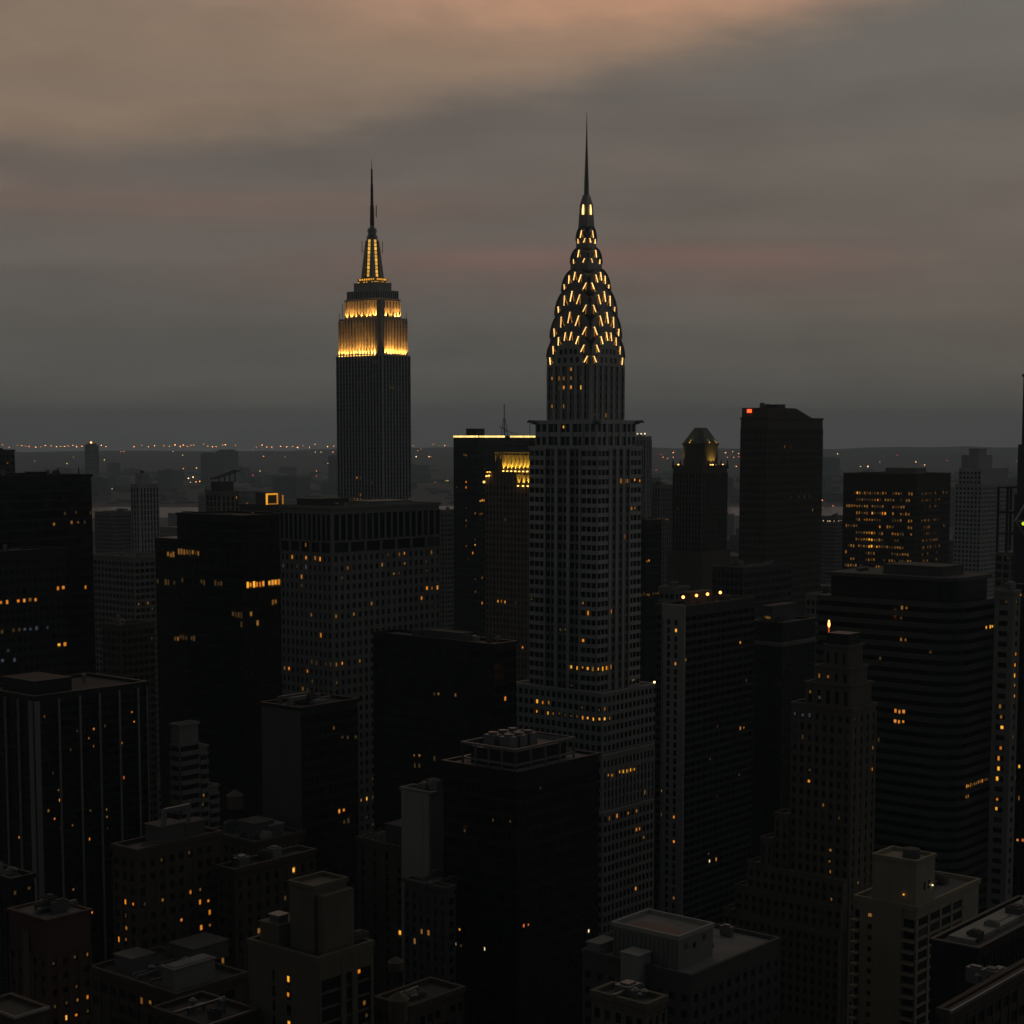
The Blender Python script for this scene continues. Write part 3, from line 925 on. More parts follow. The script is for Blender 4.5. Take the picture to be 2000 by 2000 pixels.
a.mass(0, a.lu, yl0, yl1, 0, zs).face('L', 0, yl0 + .05, yl1, 70, zs - 1, 1.6, 3.65, .18, 1.0, .14, .08)
a.finish(full=True)
# ---- fluted-top office tower
a = Bld('fluted_office_tower', 'grey concrete office tower with tall vertical fins below its roof and rows of punched windows', 648, 995, 600, xl=548, xr=858, wall='grey_concrete', cap=300)
a.mass(0, a.lu, 0, a.lv, 0, a.h)
zf, zb = a.zat(1058), a.zat(1083)
a.face('L', 0, 0, a.lv, zf, a.h - 1.6, a.lv / 11, 30, .62, .5, .7, .3)
a.face('R', 0, 0, a.lu, zf, a.h - 1.6, a.lu / 17, 30, .75, .5, .7, .3)
a.face('L', 0, 0, a.lv, zb, zf - .1, a.lv / 5, 30, .8, .9, .7, .45)
a.face('R', 0, 0, a.lu, zb, zf - .1, a.lu / 7, 30, 1.0, .9, .7, .45)
a.face('L', 0, 0, a.lv, 45, zb - .1, a.lv / 11, 3.33, 1.25, 1.5, .4, .28)
a.face('R', 0, 0, a.lu, 45, zb - .1, a.lu / 19, 3.33, 1.5, 1.5, .4, .28)
a.roof(0, a.lu, 0, a.lv, a.h, 1.0, 'gravel_roof').clutter(2, a.lu - 2, 2, a.lv - 2, a.h, 7, 4)
a.unit('penthouse', 6, 22, 14, a.lv - 2, a.h + .1, a.h + 3.2, 'dark_concrete')
a.unit('penthouse', 26, 46, 6, 18, a.h + .1, a.h + 2.0, 'pale_concrete')
a.light('600,1074,d 570,1092,o 597,1093,o 615,1095,d 624,1095,o 589,1128,o 590,1145,f 677,1113,d 748,1108,d 778,1085,d 787,1085,o 787,1099,d 769,1122,d 778,1122,f 845,1081,d 837,1116,f 836,1147,o 846,1147,d 855,1147,o 818,1169,o 730,1177,d 610,1201,d 657,1202,d 689,1201,d 627,1238,o 557,1302,d 566,1302,o 601,1308,o 660,1294,d 671,1294,o 702,1290,d 611,1289,f 620,1290,f 637,1292,f 647,1293,f 593,1340,d 602,1340,f '
        '706,1566,d 716,1564,y 727,1563,f 717,1600,f 727,1522,f 727,1612,f 660,1330,f 583,1108,f 553,1108,b 600,1110,b 664,1125,f 830,1100,f')
a.finish(scatter=.008)
# ---- flat dark building in front of it
a = block('flat_dark_block', 'broad black building with patchy pale roof below the fluted-top tower', 965, 1264, 540, xl=729, xr=1008, bw=2.2, fh=3.6, zlow=40, **GT, cap=150, roof='gravel_roof', clutter=9)
a.unit('penthouse', 3, a.lu - 3, a.lv * .30, a.lv * .62, a.h + .1, a.h + 3.0, 'dark_concrete')
a.light('988,1356,o 848,1363,f 861,1366,d 888,1369,d 811,1475,d 824,1475,d 850,1480,f 823,1493,f 810,1493,f')
a.finish()
a = block('blank_sided_tower', 'dark tower with blank grey left wall, silver roof ducts and a pair of orange windows', 587, 1389, 470, xl=512, xr=698, wall='dark_metal', pane='tower_glass', bw=1.7, fh=3.5, pier=.2, span=1.1, po=.14, so=.08, faces='R', zlow=20, cap=150, clutter=5)
for k, yy in enumerate((4.0, 8.2)):
    d_ = MB()
    d_.beam((3, a.lv - yy, a.h + 2.2), (14, a.lv - yy, a.h + 2.2), 1.0).beam((3, a.lv - yy, a.h), (3, a.lv - yy, a.h + 2.7), 1.0).beam((14, a.lv - yy, a.h), (14, a.lv - yy, a.h + 2.7), 1.0)
    d_.build('roof_duct', 'tin', a.e)
MB().box(-.3, 0, -.14, a.lv, 10, a.h - .02).build('blank_wall', 'dark_concrete', a.e)
a.light('658,1432,d 665,1433,f 680,1448,f 692,1447,f 660,1578,o 667,1577,o 668,1600,f 675,1600,f')
a.finish()
# ---- behind the left group
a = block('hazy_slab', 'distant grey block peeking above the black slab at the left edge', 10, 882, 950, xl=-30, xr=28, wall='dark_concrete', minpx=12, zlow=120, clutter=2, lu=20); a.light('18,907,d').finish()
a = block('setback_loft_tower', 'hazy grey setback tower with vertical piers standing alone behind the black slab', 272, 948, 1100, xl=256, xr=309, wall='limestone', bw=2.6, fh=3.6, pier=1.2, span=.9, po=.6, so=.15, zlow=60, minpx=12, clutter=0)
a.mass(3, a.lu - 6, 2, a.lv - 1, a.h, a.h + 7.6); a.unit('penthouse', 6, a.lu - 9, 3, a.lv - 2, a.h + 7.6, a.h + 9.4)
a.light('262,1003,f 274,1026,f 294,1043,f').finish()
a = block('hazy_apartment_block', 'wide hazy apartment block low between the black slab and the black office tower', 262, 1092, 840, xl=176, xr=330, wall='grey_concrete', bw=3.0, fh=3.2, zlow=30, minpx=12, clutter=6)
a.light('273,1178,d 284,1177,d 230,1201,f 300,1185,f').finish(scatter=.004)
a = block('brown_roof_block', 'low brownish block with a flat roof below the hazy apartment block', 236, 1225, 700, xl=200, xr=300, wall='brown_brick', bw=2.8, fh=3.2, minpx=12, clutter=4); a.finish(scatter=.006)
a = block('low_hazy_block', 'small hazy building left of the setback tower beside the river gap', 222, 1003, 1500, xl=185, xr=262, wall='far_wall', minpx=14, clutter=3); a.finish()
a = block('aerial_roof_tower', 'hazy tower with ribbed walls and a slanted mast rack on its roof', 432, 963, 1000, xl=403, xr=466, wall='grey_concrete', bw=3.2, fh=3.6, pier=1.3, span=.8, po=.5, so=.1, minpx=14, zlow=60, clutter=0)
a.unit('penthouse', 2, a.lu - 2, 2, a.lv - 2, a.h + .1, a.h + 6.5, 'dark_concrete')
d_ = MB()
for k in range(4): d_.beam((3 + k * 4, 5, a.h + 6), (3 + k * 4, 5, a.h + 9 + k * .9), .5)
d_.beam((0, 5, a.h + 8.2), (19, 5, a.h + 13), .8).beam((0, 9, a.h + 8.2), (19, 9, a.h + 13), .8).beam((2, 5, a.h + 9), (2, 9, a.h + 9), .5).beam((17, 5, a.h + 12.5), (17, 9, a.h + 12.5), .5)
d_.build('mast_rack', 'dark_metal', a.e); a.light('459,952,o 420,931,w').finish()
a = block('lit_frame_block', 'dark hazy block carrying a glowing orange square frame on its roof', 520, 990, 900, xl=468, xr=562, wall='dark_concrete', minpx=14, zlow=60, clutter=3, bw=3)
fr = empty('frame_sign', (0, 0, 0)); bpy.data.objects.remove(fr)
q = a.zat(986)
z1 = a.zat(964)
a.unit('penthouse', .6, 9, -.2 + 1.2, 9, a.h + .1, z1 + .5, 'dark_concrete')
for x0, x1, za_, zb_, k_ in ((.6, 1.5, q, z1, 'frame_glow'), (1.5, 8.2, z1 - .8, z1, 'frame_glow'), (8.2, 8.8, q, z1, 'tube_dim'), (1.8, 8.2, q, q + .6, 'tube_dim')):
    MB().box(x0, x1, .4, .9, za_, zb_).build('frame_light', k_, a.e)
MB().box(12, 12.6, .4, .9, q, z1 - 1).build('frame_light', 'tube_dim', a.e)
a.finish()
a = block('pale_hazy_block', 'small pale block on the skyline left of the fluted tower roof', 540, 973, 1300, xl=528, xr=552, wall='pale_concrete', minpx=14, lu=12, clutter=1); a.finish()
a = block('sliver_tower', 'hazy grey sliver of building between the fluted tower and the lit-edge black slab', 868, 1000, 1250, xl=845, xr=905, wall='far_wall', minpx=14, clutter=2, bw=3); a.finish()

# ---- black slab with the lit roof edge
a = block('black_lit_edge_slab', 'black slab tower with a bright yellow line of lamps along its roof edge', 935, 855, 1050, xl=886, xr=1062, bw=1.9, fh=3.9, zlow=70, **GT, minpx=12, clutter=0)
a.light('905,893,d 912,893,d 909,940,o 893,955,f 909,955,o 947,922,f 909,985,f 938,985,y 942,985,y 947,985,o 930,1000,d 936,1000,d 942,1000,d 909,1015,d 909,1031,f 909,1060,d 927,1060,f 929,1073,y 925,1074,o 915,1093,f 942,1133,d 930,1135,d 928,1149,d 942,1178,o')
nl = 13
for k in range(nl):
    y0, y1 = a.lv * k / nl, a.lv * (k + .82) / nl
    MB().box(-.75, -.45, y0, y1, a.h + .2, a.h + 1.3).build('roof_lamp', 'roof_bulb', a.e)
nr = 26
for k in range(nr):
    if k in (10, 11): continue
    x0, x1 = a.lu * k / nr, a.lu * (k + .78) / nr
    MB().box(x0, x1, -.75, -.45, a.h + .2, a.h + 1.3).build('roof_lamp', 'roof_bulb', a.e)
a.unit('penthouse', 2, 10, 4, 12, a.h + .1, a.h + 5.6, 'dark_metal')
d_ = MB(); ax, ay = a.lu * .42, 2.0
d_.beam((ax, ay, a.h), (ax, ay, a.h + 21), .35)
for sx, sy in ((-1, -1), (1, -1), (1, 1), (-1, 1)): d_.beam((ax + sx * 1.6, ay + sy * 1.6, a.h), (ax + sx * .3, ay + sy * .3, a.h + 12), .25)
for k in range(5): d_.box(ax - 1.4 + k * .22, ax + 1.4 - k * .22, ay - .2, ay + .2, a.h + 1.5 + k * 2.2, a.h + 1.75 + k * 2.2)
d_.beam((ax - 5, ay, a.h + 7.0), (ax + 3, ay, a.h + 4.5), .3).beam((ax, ay, a.h + 4.5), (ax + 14, ay, a.h + 2), .25)
d_.build('antenna', 'dark_metal', a.e)
MB().beam((a.lu * .80, 1, a.h), (a.lu * .80, 1, a.h + 11), .28).build('aerial', 'dark_metal', a.e)
a.finish()

# ---- brown tower with the yellow floodlit crown
a = Bld('floodlit_crown_tower', 'brown brick tower with yellow floodlights fanning up its crown, beside the black slab', 1046, 925, 950, xl=949, lu=30, wall='warm_brick', minpx=9, cap=250)
a.mass(0, a.lu, 0, a.lv, 0, a.h)
a.face('L', 0, 0, a.lv, 50, a.h - 6.5, 2.65, 3.6, 1.25, 1.5, .5, .2)
a.face('R', 0, 0, a.lu, 50, a.h - 6.5, 2.65, 3.6, 1.25, 1.5, .5, .2)
a.face('L', 0, 0, a.lv, a.h - 6.3, a.h - .6, 2.65, 8, 1.9, 1.6, .45, .2)
a.roof(0, a.lu, 0, a.lv, a.h, .7)
y1 = a.lv - 5.4
a.mass(2.4, a.lu - 2, 2.4, y1, a.h, a.zat(886, 2.4, 12))
a.face('L', 2.4, 2.4, y1, a.h + .7, a.zat(889, 2.4, 12), 2.9, 9, 1.3, .8, .5, .1, panes=False)
zt_ = a.zat(886, 2.4, 12)
a.roof(2.4, a.lu - 2, 2.4, y1, zt_, .8)
YL = (1.0, .60, .06)
for k in range(8):
    yy = 4.2 + k * 2.9
    o = MB().box(-.35, .35, -.35, .35, 0, .5).build('floodlight', 'flood', a.e); o.location = (1.35, yy, a.h + .8)
    spot(a.e, (1.3, yy, a.h + 1.4), (.14, 0, 1), 11000, R(50), YL)
for yy, zz in ((a.lv - 1.6, -1.5), (a.lv - 3.4, -1.2), (11.6, -6.6), (8.0, -6.6), (4.6, -6.6)):
    o = MB().box(-.35, .35, -.35, .35, 0, .5).build('floodlight', 'flood', a.e); o.location = (-1.25, yy, a.h + zz - .6)
    spot(a.e, (-1.2, yy, a.h + zz), (.16, 0, 1), 9000, R(46), YL)
o = MB().ball((-1.2, a.lv + .4, a.h - 5.2), .75).build('floodlight', 'roof_bulb', a.e)
a.light('970,1179,o 979,1181,d 989,1179,o 1008,1179,f 1018,1268,o 985,1010,f')
a.finish()

# ---- right of the crown tower
a = block('slender_ribbed_tower', 'slender dark ribbed tower with four small white lamps on top, right behind the crown tower', 1262, 855, 1250, xl=1236, xr=1272, wall='limestone', bw=1.9, fh=3.6, pier=.9, span=.7, po=.6, so=.1, minpx=12, zlow=80, clutter=1)
for k in range(4):
    y = 1.0 + k * (a.lv - 2) / 3
    MB().beam((-.2, y, a.h), (-.2, y, a.h + 2.4), .4).build('lamp_post', 'dark_metal', a.e); MB().ball((-.2, y, a.h + 2.9), .6).build('roof_lamp', 'lamp_white', a.e)
a.finish()
a = block('grey_ribbed_block', 'hazy grey ribbed office block between the slender tower and the pyramid-roof tower', 1290, 950, 1300, xl=1258, xr=1322, wall='grey_concrete', bw=2.6, fh=3.7, pier=1.0, span=.8, po=.5, so=.1, minpx=12, zlow=60, clutter=4)
a.run(1287, 1014, 1304, 1014, 5, 'd', 3).run(1281, 1025, 1310, 1028, 6, 'f-', 3).finish()
a = block('dark_glass_sliver', 'dark glass tower squeezed between the crown tower and the white-cornered apartment tower', 1262, 1020, 780, xl=1225, xr=1291, bw=1.8, fh=3.7, zlow=60, **GT, minpx=8, cap=80, clutter=2)
a.light('1269,1102,o 1265,1103,d').run(1252, 1159, 1289, 1156, 8, 'fd', 3).finish()
a = block('grey_roof_block', 'small grey roofed block with one lit bay right of the dark glass sliver', 1318, 1152, 700, xl=1288, xr=1345, wall='grey_concrete', bw=2.6, fh=3.4, minpx=9, roof='gravel_roof', clutter=5)
a.light('1305,1088,d 1303,1092,d').finish()
# pyramid-roof tower
a = Bld('pyramid_roof_tower', 'brown tower with green truncated pyramid roof and floodlit gold lantern storey', 1371, 912, 1100, xl=1315, xr=1420, wall='brown_brick', minpx=12)
a.mass(0, a.lu, 0, a.lv, 0, a.h)
a.face('L', 0, 0, a.lv, 70, a.h - 4, 2.6, 3.6, 1.2, .9, .7, .15)
a.face('R', 0, 0, a.lu, 70, a.h - 4, 2.6, 3.6, 1.2, .9, .7, .15)
a.mass(-2, a.lu + 2, -2, a.lv + 2, 0, a.zat(1078))
for (x, y) in [(i * a.lu / 4, -.2) for i in range(5)] + [(-.2, i * a.lv / 4) for i in range(1, 5)] + [(a.lu, a.lv * .5), (a.lu, a.lv), (a.lu * .5, a.lv)]:
    MB().frustum((x - .7, x + .7, y - .7, y + .7), a.h - 1.5, (x - .5, x + .5, y - .5, y + .5), a.h + 2.2).frustum((x - .5, x + .5, y - .5, y + .5), a.h + 2.2, (x - .05, x + .05, y - .05, y + .05), a.h + 4.6).build('pinnacle', 'brown_brick', a.e)
a.roof(0, a.lu, 0, a.lv, a.h, .8, 'gravel_roof', .3, .3)
zc0, zc1 = a.h, a.zat(866)
cx_, cy_ = a.lu / 2, a.lv / 2
def octo(hx, hy, c_): return [(cx_ - hx, cy_ - hy + c_), (cx_ - hx + c_, cy_ - hy), (cx_ + hx - c_, cy_ - hy), (cx_ + hx, cy_ - hy + c_), (cx_ + hx, cy_ + hy - c_), (cx_ + hx - c_, cy_ + hy), (cx_ - hx + c_, cy_ + hy), (cx_ - hx, cy_ + hy - c_)]
hx, hy = a.lu * .38, a.lv * .38
MB().prism(octo(hx, hy, 3.5), zc0, zc1 - 1.2).prism(octo(hx + .6, hy + .6, 3.6), zc1 - 1.2, zc1).build('lantern_storey', 'brown_brick', a.e)
p0, p1 = octo(hx + .3, hy + .3, 3.5), octo(hx * .34, hy * .34, 1.0)
zr = a.zat(835)
rf = MB(); rf.v = [(x, y, zc1) for x, y in p0] + [(x, y, zr) for x, y in p1]
rf.f = [tuple(range(8))[::-1], tuple(8 + i for i in range(8))] + [(i, (i + 1) % 8, 8 + (i + 1) % 8, 8 + i) for i in range(8)]
rf.build('pyramid_roof', 'copper_roof', a.e)
AM = (1.0, .62, .10)
for x, y, aim, pw in ((cx_ - 3, cy_ - hy - 1.6, (0, .2, 1), 1500), (cx_ - .5, cy_ - hy - 1.6, (0, .2, 1), 2600), (cx_ + 2.5, cy_ - hy - 1.6, (0, .2, 1), 2600), (cx_ + hx + .9, cy_ - hy - .9, (-.1, .2, 1), 3200), (cx_ - hx - .6, cy_ + hy + .6, (.2, -.1, 1), 2600)):
    o = MB().box(-.35, .35, -.35, .35, 0, .5).build('floodlight', 'flood', a.e); o.location = (x, y, a.h + 1.0)
    spot(a.e, (x, y, a.h + 1.7), aim, pw, R(70), AM)
for x, y in ((cx_ - hx - .2, cy_ + hy * .1), (cx_ - 2.5, cy_ - hy - .2), (cx_ + hx * .5, cy_ - hy - .2)):
    spot(a.e, (x, y, zc1 + .8), (cx_ - x, cy_ - y, 9), 1500, R(70), (1, .8, .25))
    MB().ball((x, y, zc1 + .5), .45).build('roof_lamp', 'frame_glow', a.e)
a.light('1322,999,d 1391,1025,f').finish()
# brown slab with red sign
a = Bld('red_sign_slab', 'tall dark brown slab with a glowing red sign at its upper left corner', 1500, 818, 900, xl=1447, xr=1607, wall='brown_brick', minpx=9, cap=120)
a.mass(0, a.lu, 0, a.lv, 0, a.h)
a.face('L', 0, 0, a.lv, 60, a.h - 5, 1.75, 3.8, .8, 1.6, .35, .1)
a.face('R', 0, 0, a.lu, 60, a.h - 5, 1.75, 3.8, .8, 1.6, .35, .1)
zt_ = a.zat(796)
a.roof(0, a.lu, 0, a.lv, a.h, .8)
a.mass(.5, a.lu * .50, .5, a.lv - .3, a.h, zt_)
wl = MB().frustum((a.lu * .50 + .01, a.lu * .86, .5, a.lv - 2), a.h, (a.lu * .50 + .01, a.lu * .52, .5, a.lv - 2), zt_ - .2); wl.build('sloped_plant_roof', 'dark_concrete', a.e)
a.unit('penthouse', a.lu * .22, a.lu * .36, 2, 9, zt_, zt_ + 1.9)
a.clutter(3, a.lu * .48, 2, a.lv - 2, zt_, 6, 8)
ys = a.lv * .62
MB().box(.05, .4, ys, ys + 2.6, zt_ - 2.5, zt_ - .8).build('red_sign', 'red_sign', a.e)
a.light('1531,872,d 1545,872,f 1541,872,f 1545,975,d 1556,975,f 1560,975,f 1570,975,f 1580,975,f 1588,1000,d 1520,949,f').finish()
# office block with many dim lit floors
a = Bld('lit_office_block', 'flat dark office block with dozens of dim amber lit windows on every floor', 1790, 928, 1000, xl=1648, xr=1856, wall='dark_brick', pane='tower_glass', cap=420, minpx=30)
a.mass(0, a.lu, 0, a.lv, 0, a.h)
zt_ = a.zat(958)
for f, L_ in (('L', a.lv), ('R', a.lu)):
    a.face(f, 0, 0, L_, zt_, a.h - .5, 60, 2.2, 1.0, 1.0, .3, .5, panes=False)
    a.face(f, 0, 0, L_, 60, zt_ - .1, 1.7, 4.0, .45, 1.9, .35, .2)
a.roof(0, a.lu, 0, a.lv, a.h, .8)
a.unit('penthouse', 4, 16, 2, 22, a.h + .1, a.h + 4.0, 'grey_concrete')
r_ = random.Random(12)
for k in range(12):
    y = 963 + 13.4 * k
    for x0, n_, pr, kk in ((1652, 6, .35, 'df'), (1672, 6, .75, 'fdf'), (1690, 5, .35, 'fd'), (1706, 5, .3, 'df'), (1728, 5, .45, 'fd'), (1743, 6, .75, 'dfdf'), (1770, 3, .8, 'dd'), (1801, 5, .85, 'dfd'), (1815, 4, .5, 'df'), (1826, 3, .7, 'df'), (1842, 3, .4, 'fd')):
        if r_.random() > pr: continue
        for i in range(n_):
            if r_.random() < .72: a.lits.append((x0 + i * 3.7, y + r_.uniform(-2, 2), r_.choice(kk)))
a.light('1712,975,o 1711,1003,y 1716,1004,o 1720,1004,y 1716,1028,o 1696,1043,o 1700,1043,y 1690,1056,y 1694,1056,y 1701,1056,y 1713,1057,y 1680,962,y')
a.finish()
# hazy stepped tower
a = Bld('stepped_hazy_tower', 'hazy stepped stone tower with a small cap, right of the lit office block', 1918, 948, 1350, xl=1866, xr=1984, wall='limestone', minpx=14)
a.mass(0, a.lu, 0, a.lv, 0, a.h).face('L', 0, 0, a.lv, 60, a.h - 1, 3.0, 3.6, 1.2, 1.5, .4, .2).face('R', 0, 0, a.lu, 60, a.h - 1, 3.0, 3.6, 1.2, 1.5, .4, .2)
z1, z2, z3 = a.zat(915), a.zat(889), a.zat(876)
a.mass(1.5, a.lu * .82, 1.5, a.lv - 2, a.h, z1); a.face('L', 1.5, 1.5, a.lv - 2, a.h + .4, z1 - 2, 3, 3.6, 1.2, 1.5, .4, .2)
a.mass(2.5, a.lu * .42, 4, a.lv * .85, z1, z2).unit('penthouse', 4, a.lu * .3, a.lv * .25, a.lv * .6, z2, z3, 'limestone')
a.roof(0, a.lu, 0, a.lv, a.h, .8).light('1908,1053,f 1914,1053,d 1920,1054,d 1928,1053,f').finish()
# steel frame and right-hand edge
a = Bld('open_frame_building', 'building topped by an open dark steel frame at the right edge', 1992, 951, 760, xl=1948, xr=2040, wall='grey_concrete', minpx=9, cap=60)
zt_ = a.zat(1080)
a.mass(0, a.lu, 0, a.lv, 0, zt_).face('L', 0, 0, a.lv, 40, zt_ - 1, 3.2, 3.6, 1.0, 1.4)
for x in (0, a.lu * .5, a.lu - .9):
    for y in (0, a.lv * .5, a.lv - .9):
        MB().box(x, x + .9, y, y + .9, zt_, a.h).build('column', 'dark_metal', a.e)
for z in (a.h - .6, a.zat(1003), a.zat(1045)):
    for y in (.2, a.lv * .5 + .2, a.lv - .7): MB().box(.9, a.lu - .9, y, y + .5, z, z + .5).build('beam', 'dark_metal', a.e)
    for x in (.2, a.lu * .5 + .2, a.lu - .7): MB().box(x, x + .5, .9, a.lv - .9, z + .01, z + .49).build('beam', 'dark_metal', a.e)
MB().box(.9, a.lu - .9, .9, a.lv - .9, a.zat(1003) + .6, a.zat(1003) + .9).build('floor_slab', 'dark_concrete', a.e)
a.light('1958,1065,f 1973,1068,f 1988,1070,o').finish()
a = Bld('edge_tower', 'dark tower cut off by the right edge, only a sliver showing against the sky', 2032, 735, 700, xl=1999.0, lu=30, wall='dark_concrete', minpx=9)
a.mass(0, 30, 0, a.lv, 0, a.h)
for py, ex in ((868, 1.2), (965, 2.2)):
    a.mass(-.6, 31, -.6, a.lv + ex, 0, a.zat(py, 0, a.lv))
a.roof(0, 30, 0, a.lv, a.h).finish()
e = P(1983, 1018, 520)
tb = tag(empty('steel_brace', tuple(e)), 'pale steel brace with a yellow green lamp at the right edge', 'brace')
k_ = F_PX / 520
for (x0, y0, x1, y1) in ((0, 0, 30, 40), (0, 0, 30, -46), (0, 0, 34, 0)):
    MB().beam((x0 / k_, 0, -y0 / k_), (x1 / k_, 2, -y1 / k_), .55).build('beam', 'tin', tb)
MB().beam((31 / k_, 2.2, 46 / k_), (31 / k_, 2.2, -(e.z)), .7).build('mast', 'dark_metal', tb)
lit('lamp_green', (.75, .85, .06), 1.0, .3)
MB().ball((17 / k_, .6, -5 / k_), .55).build('lamp', 'lamp_green', tb)
a = block('dark_edge_block', 'dark glass block at the right edge with a few amber windows', 2040, 1150, 560, xl=1987, lu=20, bw=1.9, fh=3.6, **GT, zlow=40, cap=60, clutter=0)
a.light('1993,1166,d 1997,1167,d 1988,1508,o 1994,1507,y 1990,1633,o 1997,1634,r 1996,1555,d').finish()
a = block('lit_column_tower', 'narrow grey tower with a single vertical column of lit orange windows near the right edge', 1979, 1160, 540, xl=1944, xr=1992, wall='grey_concrete', bw=5.2, fh=3.35, pier=3.0, span=1.7, po=.3, so=.2, zlow=40, cap=80, clutter=2)
a.light('1972,1273,o 1971,1294,o 1970,1316,y 1969,1337,d 1968,1358,o 1967,1380,d 1966,1400,d 1966,1421,y 1966,1442,f 1964,1464,o 1964,1484,o 1963,1505,y 1962,1527,y 1961,1568,o 1960,1590,y 1955,1165,f 1965,1165,f').finish()

# ---- round-cornered banded office building
a = Bld('banded_office_building', 'dark round-cornered office building with continuous horizontal window bands', 1874, 1132, 550, xl=1596, xr=1956, wall='dark_concrete', pane='tower_glass', cap=300, minpx=60)
RC = 9.0
def rpoly(o):
    pts = [(a.lu + o, -o), (a.lu + o, a.lv + o), (-o, a.lv + o)]
    r = RC + o
    for i in range(7):
        th = math.pi + (math.pi / 2) * i / 6
        pts.append((RC + r * math.cos(th), RC + r * math.sin(th)))
    return pts[::1]
zt_ = a.zat(1180)
MB().prism(rpoly(-.45), 0, zt_).build('glass_core', 'tower_glass', a.e)
nb = int((zt_ - 30) / 3.45)
band_me = MB().prism(rpoly(0), 0, 1.75).mesh('spandrel_band', 'dark_concrete')
for k in range(nb + 1):
    o = bpy.data.objects.new('spandrel_band', band_me); col.objects.link(o); o.parent = a.e; o.location = (0, 0, zt_ - 1.75 - k * 3.45)
for f, L_ in (('L', a.lv), ('R', a.lu)):
    n_ = int((L_ - RC) / 1.5)
    for k in range(nb):
        for i in range(n_):
            a.cells.append((f, .40, RC + (i + .5) * 1.5, zt_ - 1.75 - k * 3.45 - .85, 1.42, 1.66))
z2 = a.zat(1132)
MB().prism(rpoly(-3.5), zt_, z2 - 1.2).build('plant_storey', 'dark_metal', a.e)
MB().prism(rpoly(-2.2), z2 - 1.2, z2).build('roof', 'dark_concrete', a.e)
a.unit('penthouse', 8, a.lu * .7, 10, a.lv * .6, z2, z2 + 3.2); a.clutter(5, a.lu - 5, 8, a.lv - 6, z2, 7, 6)
a.light('1762,1188,d 1767,1188,d 1759,1205,f 1926,1231,y 1935,1230,y 1938,1229,y 1941,1229,y 1759,1253,d 1764,1253,d 1722,1288,f 1838,1283,f 1844,1283,f 1862,1283,f 1868,1283,f 1752,1384,o 1757,1384,o 1762,1383,o 1752,1404,o 1757,1404,o 1762,1404,o 1861,1417,d 1763,1150,f 1718,1445,f')
a.run(1864, 1546, 1948, 1526, 17, 'ddofd', 5)
keep = {id(c): c for c in a.cells}
a.wall.box(a.lu * .4, a.lu * .6, a.lv * .4, a.lv * .6, 0, zt_ - 1)
# only the lit panes stand out from the glass band
pts = []
for c in a.cells:
    l = (c[2], c[1], c[3]) if c[0] == 'R' else (c[1], c[2], c[3]); pts.append((proj(a.W(*l)), c))
pick = []
for x, y, k_ in a.lits:
    best = min(pts, key=lambda p: (p[0][0] - x) ** 2 + (p[0][1] - y) ** 2 + (1e6 if p[1] in pick else 0)); pick.append(best[1])
a.cells = list(dict.fromkeys(pick))
a.finish(wallname='core')
# ---- white-cornered apartment tower
a = Bld('white_corner_tower', 'apartment tower with a pale two-window-wide corner strip and four bright lamps on its roof', 1337, 1190, 560, xl=1282, xr=1473, wall='dark_concrete', pane='tower_glass', cap=300)
a.mass(0, a.lu, 0, a.lv, 0, a.h)
w2 = a.solve(1298, 'v')
a.face('R', 0, 0, a.lu, 20, a.h - 2, 3.6, 2.72, .35, 1.2, .3, .2)
a.face('L', 0, w2 + .6, a.lv, 20, a.h - 2, 2.6, 2.72, .6, 1.3, .25, .15)
st = MB(); st.box(-.9, 0, -.5, w2 + .5, 10, a.h + 1.4).build('white_strip', 'pale_concrete', a.e)
c1, c2 = w2 * .34, w2 * .70
nf = int((a.h - 4 - 20) / 2.72)
for k in range(nf):
    zz = a.h - 4.5 - k * 2.72
    for c in (c1, c2): a.cells.append(('L', -.9, c, zz, 1.05, 1.75))
    a.cells.append(('L', -.9, w2 - .1, zz, .18, 2.6))
a.roof(0, a.lu, 0, a.lv, a.h, 1.2, 'gravel_roof').clutter(4, a.lu - 3, 3, a.lv - 2, a.h, 7, 2)
a.unit('penthouse', a.lu * .25, a.lu * .55, 5, a.lv - 3, a.h + .1, a.h + 4.5, 'brown_brick')
for px, py in ((1331, 1171), (1357, 1173), (1379, 1173), (1405, 1169)):
    t_ = (px - 1331) / (1405 - 1331)
    x = 1.5 + t_ * a.lu * .52
    MB().beam((x, 1.6, a.h), (x, 1.6, a.h + 3.4), .18).build('lamp_post', 'dark_metal', a.e)
    MB().ball((x, 1.6, a.h + 3.8), .52).build('roof_lamp', 'flame', a.e)
a.ls = .85
a.light('1316,1238,y 1316,1289,o 1329,1290,d 1442,1258,y 1442,1420,o 1452,1422,d 1453,1323,f 1385,1486,f 1313,1602,o 1325,1652,o 1311,1750,d 1290,1543,o 1287,1591,d 1384,1679,w 1387,1683,o 1381,1666,f 1448,1516,f 1400,1560,f')
a.finish(scatter=.004)
